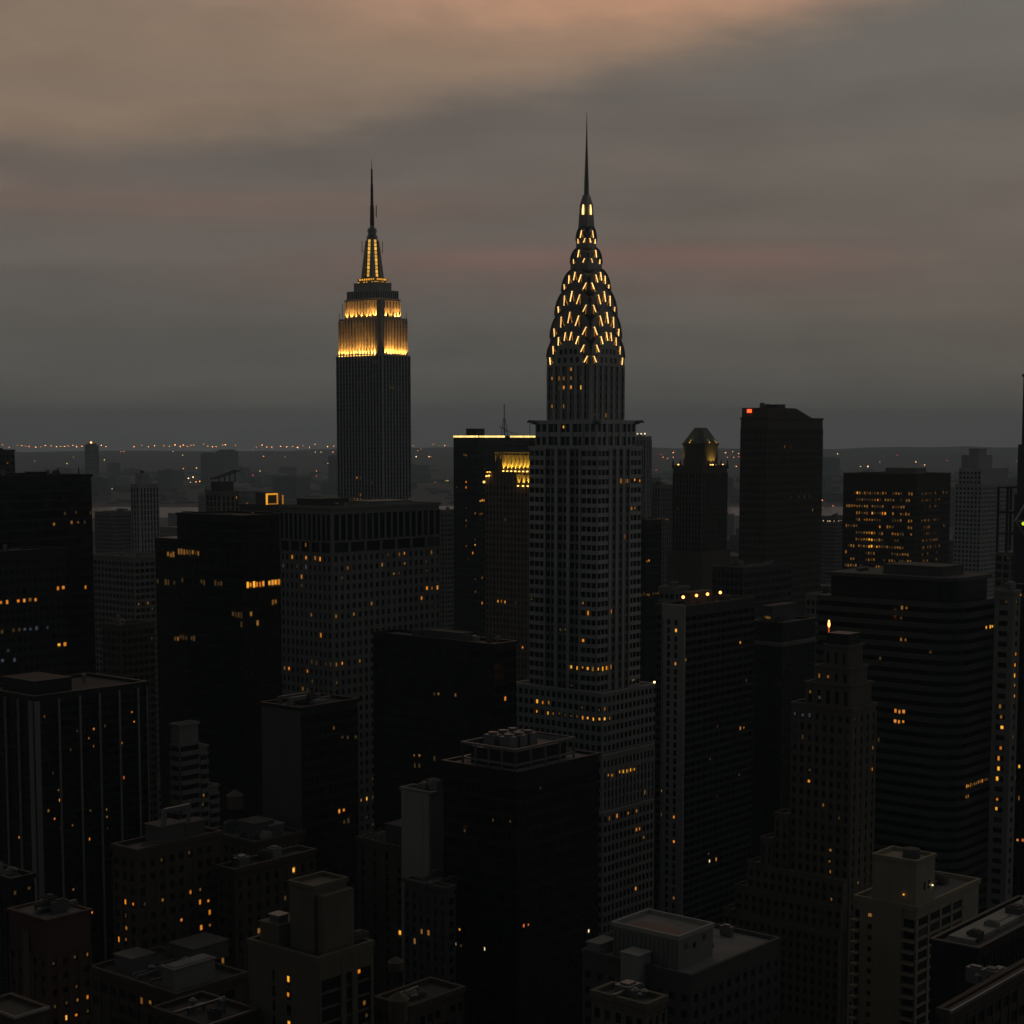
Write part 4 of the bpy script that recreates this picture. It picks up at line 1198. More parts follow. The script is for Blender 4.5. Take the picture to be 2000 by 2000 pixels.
# ---- pale-roofed glass building
a = block('pale_roof_glass_block', 'dark blue glass block with a pale flat roof and a dim lit penthouse strip', 1528, 1222, 640, xl=1468, xr=1592, wall='dark_metal', pane='blue_glass', bw=2.0, fh=3.7, pier=.2, span=1.2, po=.14, so=.08, zlow=40, roof='pale_roof', cap=120, clutter=3)
a.unit('penthouse', 6, a.lu - 1, 8, a.lv - 1, a.h + .1, a.h + 6.5, 'dark_concrete')
for k in range(10):
    MB().box(5.8, 5.95, 8.6 + k * (a.lv - 10.5) / 10, 8.6 + (k + .7) * (a.lv - 10.5) / 10, a.h + 1.2, a.h + 2.6).build('window', random.Random(k).choice(('lit_dim', 'lit_faint', 'lit_dim')), a.e)
a.unit('terrace', -1.5, a.lu + .5, -1.5, a.lv, a.zat(1262), a.zat(1255), 'grey_concrete')
a.finish()
a = block('flat_dark_rooftop', 'low dark building with a pale roof edge behind the white-cornered tower', 1452, 1113, 800, xl=1392, xr=1545, wall='dark_concrete', pane='tower_glass', bw=2.6, fh=3.7, minpx=10, zlow=60, clutter=5)
MB().box(-.9, -.5, 0, a.lv, a.h + .9, a.h + 1.5).build('coping', 'tin', a.e)
a.light('1424,1089,o').finish()
a = block('amber_bay_block', 'grey block with a few amber bays between the brown slab and the banded building', 1640, 1168, 760, xl=1575, xr=1690, wall='grey_concrete', bw=2.6, fh=3.6, minpx=10, zlow=60, clutter=5, roof='gravel_roof')
a.light('1657,1146,d 1656,1140,f 1624,1178,d 1630,1178,d 1636,1178,f 1610,1060,f').finish()
a = block('hazy_low_block', 'low hazy block with a row of tiny white lights beside the brown slab', 1632, 1012, 1600, xl=1598, xr=1668, wall='far_wall', minpx=12, clutter=2)
a.run(1609, 1004, 1643, 1004, 6, 'w', 3).finish()
# bright flame lamp
p = P(1619, 1225, 555)
t_ = tag(empty('beacon_lamp', (p.x, p.y, 0), GRID), 'brilliant orange beacon lamp on a post beside the banded building', 'lamp')
MB().beam((0, 0, 0), (0, 0, p.z), .4).build('post', 'brown_brick', t_)
k_ = F_PX / 555
MB().cyl(0, 0, p.z, p.z + 5 / k_, .22, .42, 10).cyl(0, 0, p.z + 5 / k_, p.z + 14 / k_, .42, .2, 10).build('lamp_head', 'flame', t_)
lit('painted_glow', (.55, .10, .02), .9, .4)
MB().cyl(0, 0, p.z - 18 / k_, p.z - 1 / k_, .25, .32, 8).build('post_glow', 'painted_glow', t_)  # emissive sleeve standing in for the lamp's light falling below its head

# ---- brown stepped tower
a = Bld('brown_ziggurat_tower', 'brown brick tower stepping down in terraces to the left, small square windows', 1664, 1390, 480, xl=1547, xr=1711, wall='tan_brick', cap=300)
def tier(xl, py, plane, z0, top_windows=True):
    y1 = a.solve(xl, 'v'); z1 = a.zat(py)
    return y1, z1
a.mass(0, a.lu, 0, a.lv, 0, a.h)
a.face('L', 0, 0, a.lv, 30, a.h - 1, 2.45, 3.15, 1.25, 1.45, .3, .14)
a.face('R', 0, 0, a.lu, 20, a.h - 1, 3.6, 3.15, 2.4, 1.45, .3, .14)
a.roof(0, a.lu, 0, a.lv, a.h, 1.0, 'gravel_roof')
for xl, py, ins in ((1571, 1345, 1.0), (1585, 1312, 2.0), (1598, 1270, 3.0)):
    y1, z1 = a.solve(xl, 'v'), a.zat(py)
    prev = {1345: a.h, 1312: a.zat(1345), 1270: a.zat(1312)}[py]
    a.mass(ins, a.lu - ins, ins, y1, prev, z1)
    a.face('L', ins, ins, y1, prev + .3, z1 - .4, 3.0, max(3, z1 - prev - 1), 1.7, 2.2, .25, .12)
    a.roof(ins, a.lu - ins, ins, y1, z1, .8)
zz = a.zat(1270)
MB().box(3.5, a.lu - 4, 3.5, a.solve(1600, 'v'), zz, a.zat(1243)).build('plant_room', 'dark_metal', a.e)
yp = a.lv
for k, (xl, py) in enumerate(((1520, 1595), (1497, 1641), (1475, 1687), (1455, 1731), (1435, 1776))):
    y1 = a.solve(xl, 'v'); z1 = a.zat(py, 0, yp)
    pl = -.9 * (k + 1)
    a.mass(pl, a.lu, 0 if k > 1 else yp - .01, y1, 0, z1 - k * .01)
    a.face('L', pl, 0 if k > 1 else yp, y1, 30, z1 - 1, 2.45, 3.15, 1.25, 1.45, .3, .14)
    a.roof(pl, pl + 6, yp, y1, z1 + .01, .9, 'gravel_roof', .3, .3)
    yp = y1
a.ls = .8
a.light('1586,1522,o 1603,1569,d 1587,1501,f 1578,1373,d 1605,1316,d 1605,1320,d 1569,1377,b 1580,1377,b 1592,1377,b 1560,1377,b 1710,1500,o 1711,1460,d 1627,1663,d 1626,1686,d 1626,1708,d 1625,1753,d 1624,1775,d 1624,1797,d 1624,1820,d 1640,1589,f 1673,1735,d 1643,1920,o')
a.finish(scatter=.006)

# ================================================================ foreground roofs
# ---- cream apartment building, lower right
a = Bld('cream_apartment_building', 'cream apartment building with stacked balconies and a square rooftop tower, lower right', 1790, 1780, 400, xl=1670, xr=1912, wall='cream_brick', cap=300)
a.mass(0, a.lu, 0, a.lv, 0, a.h)
y1 = a.solve(1763, 'v')
n_ = int((a.h - 20) / 2.75)
for k in range(n_):
    zz = a.h - 3.4 - k * 2.75
    a.cells.append(('L', -.35, y1 + (a.lv - y1) * .66, zz + .3, 1.0, 1.1))
    a.cells.append(('L', 0, y1 * .5, zz + .1, y1 - .8, 1.95))
    a.cells.append(('L', 0, a.lv - .75, zz + .1, 1.2, 1.95))
MB().box(-.35, 0, y1, a.lv - 1.5, 0, a.h - .01).build('blank_wall', 'cream_brick', a.e)
slab = MB().box(-1.3, .02, .1, y1 - .1, 0, .35).mesh('balcony', 'cream_brick')
slab2 = MB().box(-1.3, .02, a.lv - 1.45, a.lv + .6, 0, .35).mesh('balcony', 'cream_brick')
for k in range(n_):
    zz = a.h - 5.0 - k * 2.75
    for me in (slab, slab2):
        o = bpy.data.objects.new('balcony', me); col.objects.link(o); o.parent = a.e; o.location = (0, 0, zz)
a.face('R', 0, 0, a.lu * .72, 20, a.h - 1.6, a.lu * .72 / 4, 2.75, 1.0, .8, .35, .2)
a.roof(0, a.lu, 0, a.lv, a.h, 1.2, 'gravel_roof').clutter(2, a.lu - 2, a.lv * .2, a.lv - 2, a.h, 6, 5)
yl_, xr_ = a.solve(1701, 'v'), a.solve(1829, 'u')
zt_ = a.zat(1690)
MB().box(.6, xr_, .6, yl_, a.h, zt_).build('roof_tower', 'cream_brick', a.e)
b = MB(); b.box(.3, xr_ + .3, .3, 1.0, zt_ - .02, zt_ + .9).box(.3, xr_ + .3, yl_ - .4, yl_ + .3, zt_ - .02, zt_ + .9).box(.3, 1.0, 1.0, yl_ - .4, zt_ - .02, zt_ + .9).box(xr_ - .4, xr_ + .3, 1.0, yl_ - .4, zt_ - .02, zt_ + .9).build('parapet', 'cream_brick', a.e)
MB().cyl(xr_ * .6, yl_ * .4, zt_, zt_ + 2.2, 2.2, 2.0, 14).build('roof_unit', 'dark_concrete', a.e)
for x in (xr_ * .45, xr_ * .68): MB().box(x, x + .8, .52, .6, zt_ - 7.2, zt_ - 5.2).build('window', 'window_glass', a.e)
MB().ball((xr_ * .82, .2, a.h + 4.6), .22).build('wall_lamp', 'lamp_white', a.e)
MB().ball((.3, yl_ * .30, a.h + 3.4), .22).build('wall_lamp', 'frame_glow', a.e)
a.light('1703,1788,d').finish()
MB().box(0, 0, 0, 0, 0, 0)
# lit windows just behind its rooftop tower
# ---- finned glass building at right
a = block('finned_glass_building', 'dark glass building with thin vertical fins and a pale terrace roof in the lower right', 1910, 1861, 330, xl=1820, xr=2075, wall='dark_metal', pane='blue_glass', bw=1.55, fh=3.4, pier=.14, span=.5, po=.30, so=.06, zlow=40, roof='gravel_roof', cap=200, clutter=7)
a.unit('terrace', 4, a.lu - 2, 3, a.lv - 2, a.h + .1, a.h + 1.2, 'pale_concrete')
MB().box(-.55, -.43, 0, a.lv, a.h + .9, a.h + 1.25).build('coping', 'tin', a.e)
a.finish()
a = block('dark_corner_roof', 'dark flat roof with a bright metal edge in the bottom right corner', 1853, 1986, 250, lv=1.5, xr=2090, wall='dark_brick', roof='tar_roof', bw=3, fh=3.2, zlow=40, cap=60, clutter=0)
MB().box(-.8, a.lu, -.8, -.46, a.h + .75, a.h + 1.25).build('coping', 'tin', a.e)
a.finish()
a = Bld('rooftop_shed', 'low roof with pale metal sheets behind the bottom right corner roof', 1915, 1945, 285, xl=1895, xr=2080, wall='brown_brick')
a.mass(0, a.lu, 0, a.lv, 0, a.h).roof(0, a.lu, 0, a.lv, a.h, .7, 'gravel_roof').clutter(3, a.lu - 2, .5, a.lv - .5, a.h, 6, 9, ('tin', 'tin', 'grey_concrete'))
a.finish()
# ---- grey roof building, bottom centre right
a = Bld('grey_roof_building', 'dark slate building with wide pale roof and ribbed plant house, bottom right of centre', 1350, 1913, 330, xl=1139, xr=1522, wall='dark_concrete', pane='blue_glass', cap=200)
a.mass(0, a.lu, 0, a.lv, 0, a.h)
a.face('R', 0, 0, a.lu, 30, a.h - 2.5, 3.0, 3.3, 1.5, 1.7, .2, .12)
a.face('L', 0, 0, a.lv, 30, a.h - 2.5, 3.0, 3.3, 1.5, 1.7, .2, .12)
a.roof(0, a.lu, 0, a.lv, a.h, 1.0, 'pale_roof', .45, .3)
px0, px1, py0, py1 = 3.0, 15.5, 5.2, 21.5
zt_ = a.h + 6.2
pb = MB().box(px0, px1, py0, py1, a.h + .1, zt_)
for k in range(15):
    y = py0 + .5 + k * (py1 - py0 - 1) / 14
    pb.box(px0 - .25, px0, y - .12, y + .12, a.h + .4, zt_ - .7)
pb.build('plant_house', 'grey_concrete', a.e)
b = MB(); b.box(px0 - .3, px1 + .3, py0 - .3, py0 + .3, zt_, zt_ + .9).box(px0 - .3, px1 + .3, py1 - .3, py1 + .3, zt_, zt_ + .9).box(px0 - .3, px0 + .3, py0 + .3, py1 - .3, zt_, zt_ + .9).box(px1 - .3, px1 + .3, py0 + .3, py1 - .3, zt_, zt_ + .9).build('parapet', 'pale_concrete', a.e)
MB().box(px0 + .4, px1 - .4, py0 + .4, py1 - .4, zt_ + .003, zt_ + .1).build('roof', 'pale_roof', a.e)
MB().box(px0 + .6, px1 - 6.5, py0 + .6, py1 - 3, zt_ + .11, zt_ + .3).build('roof_well', 'dark_metal', a.e)
for x, z in ((px0 + 2.2, 3.8), (px0 + 5.2, 3.4), (px0 + 8.8, 4.3)): MB().box(x, x + 1.0, py0 - .07, py0 - .005, a.h + z, a.h + z + 1.1).build('window', 'window_glass', a.e)
MB().cyl(px1 + 5, py0 + 4, a.h + .1, a.h + 1.0, .9, .8, 12).build('roof_vent', 'dark_metal', a.e)
a.unit('stair_bulkhead', -2.4, 1.8, 11.0, 15.5, a.h - 8, a.h + 3.2, 'pale_concrete', .2)
a.unit('stair_bulkhead', .5, 6, a.lv - 4, a.lv - .6, a.h + .1, a.h + 2.6, 'grey_concrete', .2)
a.clutter(20, a.lu - 2, 4, a.lv - 3, a.h + .1, 3, 14)
a.finish()
a = block('tan_low_building', 'low tan building with small arched windows under the pale roof building, bottom centre', 1262, 1972, 290, xl=1158, xr=1300, wall='tan_brick', bw=2.2, fh=3.1, pier=1.1, span=1.4, zlow=40, cap=60, roof='gravel_roof', clutter=6)
a.finish()
# ---- black building with steel-framed penthouse
a = Bld('black_penthouse_building', 'black building with a pale steel-framed penthouse on its roof, in front of the crown tower', 1010, 1514, 400, xl=866, xr=1169, wall='dark_metal', pane='tower_glass', cap=220)
a.mass(0, a.lu, 0, a.lv, 0, a.h)
a.face('R', 0, 0, a.lu, 10, a.h - 3, 1.6, 3.6, .16, 1.3, .14, .08)
a.face('L', 0, 0, a.lv, 10, a.h - 3, 1.6, 3.6, .16, 1.3, .14, .08)
a.roof(0, a.lu, 0, a.lv, a.h, .8, 'pale_roof', .5, .42)
x0, x1, y0, y1 = 3.2, a.lu - 6, 3.2, a.lv - 3.5
MB().box(x0 + 1.4, x1 - 1.4, y0 + 1.4, y1 - 1.4, a.h + .1, a.h + 4.2).build('penthouse', 'dark_metal', a.e)
zt_ = a.h + 5.4
for k in range(5):
    for (x, y) in ((x0 + (x1 - x0) * k / 4, y0), (x0, y0 + (y1 - y0) * k / 4), (x0 + (x1 - x0) * k / 4, y1)):
        if (x, y) == (x0, y0) and k == 0 and False: continue
        MB().box(x - .2, x + .2, y - .2, y + .2, a.h + .1, zt_ - .5).build('frame_post', 'tin', a.e)
for z in (zt_ - .5, a.h + 1.2):
    MB().box(x0 - .5, x1 + .5, y0 - .25, y0 + .25, z, z + .5).build('frame_beam', 'tin', a.e)
    MB().box(x0 - .5, x1 + .5, y1 - .25, y1 + .25, z, z + .5).build('frame_beam', 'tin', a.e)
    MB().box(x0 - .25, x0 + .25, y0 + .25, y1 - .25, z, z + .5).build('frame_beam', 'tin', a.e)
    MB().box(x1 - .25, x1 + .25, y0 + .25, y1 - .25, z, z + .5).build('frame_beam', 'tin', a.e)
for k in range(6):
    x, y = x0 + 4 + (k % 3) * 3.8, y0 + 5 + (k // 3) * 5
    MB().box(x, x + 2.8, y, y + 3.6, a.h + 4.2, a.h + 7.0).cyl(x + 1.4, y + 1.8, a.h + 7.0, a.h + 7.6, 1.1, 1.1, 12).build('cooling_unit', 'tin', a.e)
a.ls = .6
a.light('885,1831,w 889,1830,w 893,1829,y 888,1846,f 948,1843,w 1030,1811,r 1027,1811,r 1146,1821,w 907,1610,f 993,1610,f 962,1602,f 1057,1532,f')
a.finish()
a = Bld('blank_wall_building', 'building with a blank pale grey end wall and rooftop rail, centre of the foreground', 842, 1552, 430, xl=784, xr=866, wall='grey_concrete')
a.mass(0, a.lu, 0, a.lv, 0, a.h).roof(0, a.lu, 0, a.lv, a.h, .7)
MB().box(-.3, 0, .4, a.lv - .2, 40, a.h - .05).build('end_wall', 'pale_concrete', a.e)
for k in range(5): MB().box(a.lu - 2.6 + k * .5, a.lu - 2.4 + k * .5, -.3, .2, a.h + .7, a.h + 3.2).build('rail_post', 'tin', a.e)
a.clutter(2, a.lu - 1, 1, a.lv - 1, a.h, 4, 3).finish()
# ---- stepped banded block, left of centre
a = Bld('terraced_balcony_block', 'grey block with horizontal balcony bands stepping down to the right, left of centre', 350, 1420, 520, xl=334, xr=387, wall='grey_concrete', pane='tower_glass', cap=120)
a.mass(0, a.lu, 0, a.lv, 0, a.h)
a.face('R', 0, 0, a.lu, 40, a.h - 5.5, 5.0, 3.0, .4, 1.35, .2, .75)
a.face('L', 0, 0, a.lv, 40, a.h - 5.5, 5.0, 3.0, .4, 1.35, .2, .75)
a.roof(0, a.lu, 0, a.lv, a.h, .8)
xp = a.lu
for xr, py in ((404, 1462), (424, 1540)):
    x1 = a.solve(xr, 'u'); z1 = a.zat(py, xp, 0)
    a.mass(xp, x1, .02, a.lv, 0, z1).face('R', .02, xp + .3, x1, 40, z1 - 1.5, 5.0, 3.0, .4, 1.35, .2, .75)
    a.roof(xp + .5, x1, .02, a.lv, z1, .8); xp = x1
a.light('387,1572,f 391,1570,d').finish()
# ---- brick block with lit stair windows
a = block('dark_brick_block', 'dark brick apartment block with a column of orange lit windows, lower left', 268, 1668, 380, xl=221, xr=432, wall='dark_brick', bw=2.6, fh=3.0, pier=1.3, span=1.4, zlow=20, cap=220, roof='gravel_roof', clutter=4)
a.unit('penthouse', a.lu * .34, a.lu * .62, 2, a.lv - 1, a.h + .1, a.h + 4.5, 'dark_concrete')
d_ = MB(); d_.beam((a.lu * .40, 3, a.h + 4.5), (a.lu * .42, 3, a.h + 8.0), .9).beam((a.lu * .42, 3, a.h + 7.8), (a.lu * .72, 3, a.h + 7.8), .9).beam((a.lu * .72, 3, a.h + 8.0), (a.lu * .70, 3, a.h + 4.0), .7).build('roof_duct', 'tin', a.e)
a.unit('penthouse', a.lu * .66, a.lu * .9, 3, a.lv - 2, a.h + .1, a.h + 3.8, 'dark_concrete')
MB().box(2, 8, 1, 1.2, a.h + 1.2, a.h + 1.8).build('roof_sign', 'brown_brick', a.e)
a.ls = .75
a.light('244,1765,o 253,1768,o 281,1768,f 245,1806,d 236,1827,o 245,1827,d 321,1758,d 354,1792,r 382,1748,o 388,1750,d 401,1752,o 402,1770,o 402,1795,o 384,1808,o 391,1810,d 403,1813,y 342,1858,o 318,1660,f 310,1640,f 360,1644,f 243,1788,f').finish()
a = block('clutter_roof_building', 'dark building with a cluttered roof of ducts and tanks, lower left of centre', 500, 1652, 450, xl=400, xr=592, wall='dark_brick', bw=2.6, fh=3.1, pier=1.3, span=1.5, zlow=20, cap=150, roof='gravel_roof', clutter=16)
a.unit('penthouse', 4, 11, 5, 12, a.h + .1, a.h + 4.6, 'dark_concrete'); a.unit('penthouse', a.lu * .5, a.lu * .8, 4, 13, a.h + .1, a.h + 3.4, 'grey_concrete')
a.finish(scatter=.004)
a = block('single_bright_window_building', 'dark brick building with one bright yellow square window near its roof', 458, 1706, 390, xl=425, xr=615, wall='dark_brick', bw=3.0, fh=3.2, pier=1.7, span=1.3, zlow=20, cap=200, roof='tar_roof', clutter=5)
a.light('583,1708,y 555,1757,f 539,1800,o 498,1813,d 442,1865,d').finish()
water_tank('wooden water tank with pale cone roof behind the cluttered roofs, left of centre', 459, 1578, 470, 2.2, 3.6)
# ---- red brick block lower left
a = block('red_brick_block', 'dark red brick block with a flat pale roof in the bottom left corner', 92, 1801, 320, xl=18, xr=176, wall='red_brick', bw=2.3, fh=2.9, pier=1.3, span=1.6, zlow=30, cap=200, roof='gravel_roof', clutter=9, ph=.5, top=7)
MB().box(-.36, -.30, a.lv * .45, a.lv * .62, 40, a.h - 3).build('pale_panel', 'brown_brick', a.e)
a.ls = .6
a.light('28,1831,r 107,1879,f 161,1875,d 130,1955,f 110,1960,f 172,1960,o 131,1976,y 132,1996,o 168,1943,d 150,1990,f 169,1985,f 157,1874,f 149,1947,f').finish()
a = block('left_edge_glass_block', 'low glass block with a flat roof at the left edge above the red brick block', 22, 1724, 400, xl=-45, xr=66, wall='dark_metal', pane='blue_glass', bw=2.2, fh=3.4, pier=.2, span=.6, po=.3, so=.08, zlow=30, cap=80, roof='gravel_roof', clutter=3)
a.light('68,1735,f 27,1755,f').finish()
a = Bld('corner_parapet_building', 'dark roof with a pale parapet corner at the bottom left edge of the view', 31, 1993, 270, xl=-40, lu=6, wall='dark_brick')
a.mass(0, a.lu, 0, a.lv, 0, a.h).roof(0, a.lu, 0, a.lv, a.h, .8, 'tar_roof')
MB().box(-.7, -.44, -.7, a.lv, a.h + .5, a.h + .95).build('coping', 'pale_concrete', a.e); MB().box(-.44, a.lu, -.7, -.44, a.h + .5, a.h + .95).build('coping', 'pale_concrete', a.e)
a.finish()
# ---- low roofs between
a = block('low_garage_roof', 'low building with a long pale roof shed among dark roofs, bottom left of centre', 345, 1950, 345, xl=178, xr=480, wall='dark_brick', bw=3.2, fh=3.4, zlow=10, cap=120, roof='tar_roof', clutter=14, minpx=9)
a.unit('roof_shed', 2, 13, 3.2, 7.2, a.h + .1, a.h + 5.0, 'grey_concrete'); MB().box(2.5, 12.5, 3.6, 6.8, a.h + 5.01, a.h + 5.2).build('roof', 'pale_roof', a.e)
a.unit('penthouse', 4, 10, 20, 26, a.h + .1, a.h + 3.5, 'tin'); a.unit('penthouse', 16, 26, 14, 22, a.h + .1, a.h + 4.0, 'dark_concrete')
a.light('270,1965,d 280,1961,d 297,1957,o 245,1900,f 424,1960,f').finish()
a = block('bottom_edge_roof', 'long dark roof with a pale coping along the bottom edge, left of the beige building', 405, 2012, 310, xl=300, xr=500, wall='dark_brick', bw=3.0, fh=3.3, zlow=10, cap=60, roof='tar_roof', clutter=5)
MB().box(0, a.lu, -.75, -.45, a.h + .8, a.h + 1.3).build('coping', 'tin', a.e)
a.light('473,1961,o 485,1956,o').finish()
# ---- beige building bottom centre-left
a = Bld('beige_tower_building', 'beige brick building with tall blank roof tower and slit windows, bottom left of centre', 620, 1880, 310, xl=487, xr=726, wall='tan_brick', pane='tower_glass', cap=200)
a.mass(0, a.lu, 0, a.lv, 0, a.h)
n_ = int((a.h - 25) / 2.9)
for k in range(n_):
    zz = a.h - 4.8 - k * 2.9
    for fr, w_ in ((.62, .6), (.40, 1.05)): a.cells.append(('L', -.3, a.lv * fr, zz, w_, 2.0))
    for x0, x1 in ((.04, .40), (.49, .60), (.70, .95)): a.cells.append(('R', 0, a.lu * (x0 + x1) / 2, zz, a.lu * (x1 - x0), 2.3))
MB().box(-.3, 0, -.3, a.lv, 0, a.h - .01).build('front_wall', 'tan_brick', a.e)
b = MB()
for x0, x1 in ((0, .04), (.40, .49), (.60, .70), (.95, 1.0)): b.box(a.lu * x0, a.lu * x1, -.45, 0, 0, a.h - .02)
b.box(a.lu * .04, a.lu * .95, -.40, 0, a.h - 3.6, a.h - .03)
b.build('front_pier', 'tan_brick', a.e)
a.roof(0, a.lu, 0, a.lv, a.h, 1.0, 'tar_roof')
x0, y0 = 3.0, 1.8
tw = MB().box(x0, x0 + 8.6, y0 + 2.2, y0 + 8.8, a.h, a.zat(1742, x0, y0)).box(x0 + .4, x0 + 8.4, y0, y0 + 1.7, a.h, a.zat(1752, x0, y0)).build('roof_tower', 'tan_brick', a.e)
b = MB(); zt_ = a.zat(1742, x0, y0)
b.box(x0 - .3, x0 + 8.9, y0 + 1.9, y0 + 2.4, zt_, zt_ + .8).box(x0 - .3, x0 + .2, y0 + 2.4, y0 + 9.1, zt_, zt_ + .8).box(x0 + 8.4, x0 + 8.9, y0 + 2.4, y0 + 9.1, zt_, zt_ + .8).box(x0 + .2, x0 + 8.4, y0 + 8.6, y0 + 9.1, zt_, zt_ + .8).build('parapet', 'tan_brick', a.e)
a.unit('lower_block', 1.2, 8, a.lv * .62, a.lv - 1.8, a.h, a.h + 4.6, 'tan_brick')
a.unit('roof_unit', 1.8, 4.2, a.lv * .66, a.lv * .8, a.h + 4.6, a.h + 6.2, 'tin')
a.clutter(10, a.lu - 1, 1, a.lv * .5, a.h + .1, 7, 21)
a.ls = .8
a.light('566,1917,y 567,1921,o 567,1945,d 568,1993,y 732,1893,o 709,1944,d 715,1973,f 632,1997,d').finish()
# ---- brown apartment complex, centre foreground
a = block('brown_apartment_complex', 'brown apartment building with vertical window strips and rooftop plant, foreground centre', 842, 1672, 450, xl=698, xr=884, wall='brown_brick', bw=4.6, fh=2.9, pier=3.4, span=1.1, po=.3, so=.15, zlow=20, cap=220, roof='gravel_roof', clutter=10)
a.unit('penthouse', 3, 11, a.lv * .42, a.lv * .72, a.h + .1, a.h + 5.5, 'dark_concrete')
a.unit('penthouse', 4, 9, 3, 8, a.h + .1, a.h + 4.0, 'brown_brick')
a.light('781,1819,y').finish(scatter=.006)
a = block('grey_wing_building', 'dark grey wing with a row of three lit windows beside the black penthouse building', 872, 1742, 400, xl=790, xr=888, wall='dark_concrete', bw=2.4, fh=2.9, pier=1.4, span=1.2, zlow=20, cap=120, roof='gravel_roof', clutter=7)
a.light('815,1828,d 821,1826,d 827,1822,d').finish(scatter=.006)
a = block('tank_roof_building', 'dark low building carrying two wooden water tanks, bottom centre', 800, 1975, 330, xl=735, xr=905, wall='dark_brick', bw=2.4, fh=3.1, zlow=30, cap=60, roof='tar_roof', clutter=6); a.finish()
water_tank('wooden water tank with tan cone roof at the bottom edge, nearest of the tanks', 779, 1995, 330, 2.0, 4.6)
water_tank('small wooden water tank with a low cone roof just above the nearest tank', 773, 1895, 380, 1.7, 2.0)

# ================================================================ fill: the rest of the city
taken = [(o.location.x, o.location.y) for o in bpy.data.objects if o.type == 'EMPTY' and o.parent is None]
rf_ = random.Random(31)
nfill = 0
FB = []
for iu in range(-30, 60):
    for iv in range(-30, 60):
        u_, v_ = iu * 42.0 + rf_.uniform(-4, 4), iv * 62.0 + rf_.uniform(-8, 8)
        X, Y = u_ * CU - v_ * SU, 300 + u_ * SU + v_ * CU
        if not (430 < Y < 1500): continue
        if abs(X) > Y * .36 + 30: continue
        if any((X - tx) ** 2 + (Y - ty) ** 2 < 46 ** 2 for tx, ty in taken): continue
        FB.append((X, Y))
for X, Y in FB:
    hmax = 26 + (Y - 430) / 1100 * 62
    h = rf_.uniform(.55, 1.0) * hmax
    px, py = proj((X, Y, h))
    a = block('midrise_building', 'dark midrise building crowded in the streets between the towers', px, py, Y, lu=rf_.uniform(20, 30), lv=rf_.uniform(24, 40),
              wall=rf_.choice(('brown_brick', 'dark_brick', 'grey_concrete', 'dark_concrete', 'tan_brick')), bw=3.0, fh=3.4, zlow=max(4, h - 26), minpx=99, clutter=3, roof=rf_.choice(('gravel_roof', 'tar_roof')), group='midrise buildings between the towers')
    a.finish(scatter=.005, seed=int(X * 3 + Y))
    nfill += 1
# farther midtown out to the river
for k in range(120):
    Y = 1600 + 2500 * (k / 120) ** 1.1 + rf_.uniform(-40, 40)
    X = rf_.uniform(-.33, .33) * Y
    h = rf_.uniform(18, 62) if rf_.random() < .8 else rf_.uniform(60, 105)
    if X < -.2 * Y and h > 50: h *= .6
    e = tag(empty('distant_building', (X, Y, 0), GRID), 'hazy grey building in the far rows before the river', 'building', 'far buildings before the river')
    lu, lv = rf_.uniform(22, 60), rf_.uniform(22, 70)
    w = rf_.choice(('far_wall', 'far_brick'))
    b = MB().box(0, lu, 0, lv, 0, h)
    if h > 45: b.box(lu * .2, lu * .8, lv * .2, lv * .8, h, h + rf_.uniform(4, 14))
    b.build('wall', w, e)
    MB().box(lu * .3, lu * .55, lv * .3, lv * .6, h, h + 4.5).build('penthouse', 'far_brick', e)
    wn = MB(); bw_ = 6.0
    for f_, L_ in ((0, lu), (1, lv)):
        for i in range(int(L_ / bw_)):
            for j in range(int(h / 5)):
                c, z = (i + .5) * bw_, 2.5 + j * 5
                if f_ == 0: wn.box(c - 1.6, c + 1.6, -.1, 0, z - 1, z + 1)
                else: wn.box(-.1, 0, c - 1.6, c + 1.6, z - 1, z + 1)
    tag(wn.build('windows', 'window_glass', e), kind='stuff')
    if rf_.random() < .35:
        o = bpy.data.objects.new('window', pane_mesh(rf_.choice(('lit_yellow', 'lit_orange', 'lit_white')))); col.objects.link(o); o.parent = e
        o.location = (-.2, rf_.uniform(3, lv - 3), rf_.uniform(h * .5, h - 3)); o.scale = (.2, 3, 2)
# across the river
far = [(180, 866, 6000, 27, 62), (445, 878, 7400, 44, 60), (408, 884, 7000, 30, 60), (655, 889, 7000, 26, 80), (1620, 893, 8000, 46, 60), (700, 884, 9000, 40, 80)]
for k, (px, py, Y, w_, d_) in enumerate(far):
    p = P(px, py, Y); wm = w_ / F_PX * Y / 1.41
    e = tag(empty('far_shore_tower', (p.x, p.y - wm * .7, 0), GRID), ['lone dark tower across the river with a small light on top, far left', 'broad hazy block on the far shore left of the mast tower', 'hazy block on the far shore above the cluster of lamps', 'hazy block on the far shore just left of the mast tower', 'hazy wide block on the far shore right of the brown slab', 'hazy block on the far ridge hidden mostly by the mast tower'][k], 'building')
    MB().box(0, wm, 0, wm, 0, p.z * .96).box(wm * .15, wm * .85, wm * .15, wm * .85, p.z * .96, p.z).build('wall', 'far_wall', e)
    wn = MB()
    for j in range(int(p.z / 8)): wn.box(wm * .06, wm * .94, -.2, 0, 5 + j * 8, 8 + j * 8).box(-.2, 0, wm * .06, wm * .94, 5 + j * 8, 8 + j * 8)
    tag(wn.build('windows', 'window_glass', e), kind='stuff')
    if k == 0: MB().ball((wm * .3, wm * .3, p.z + 3), 3.2).build('roof_lamp', 'street_orange', e)
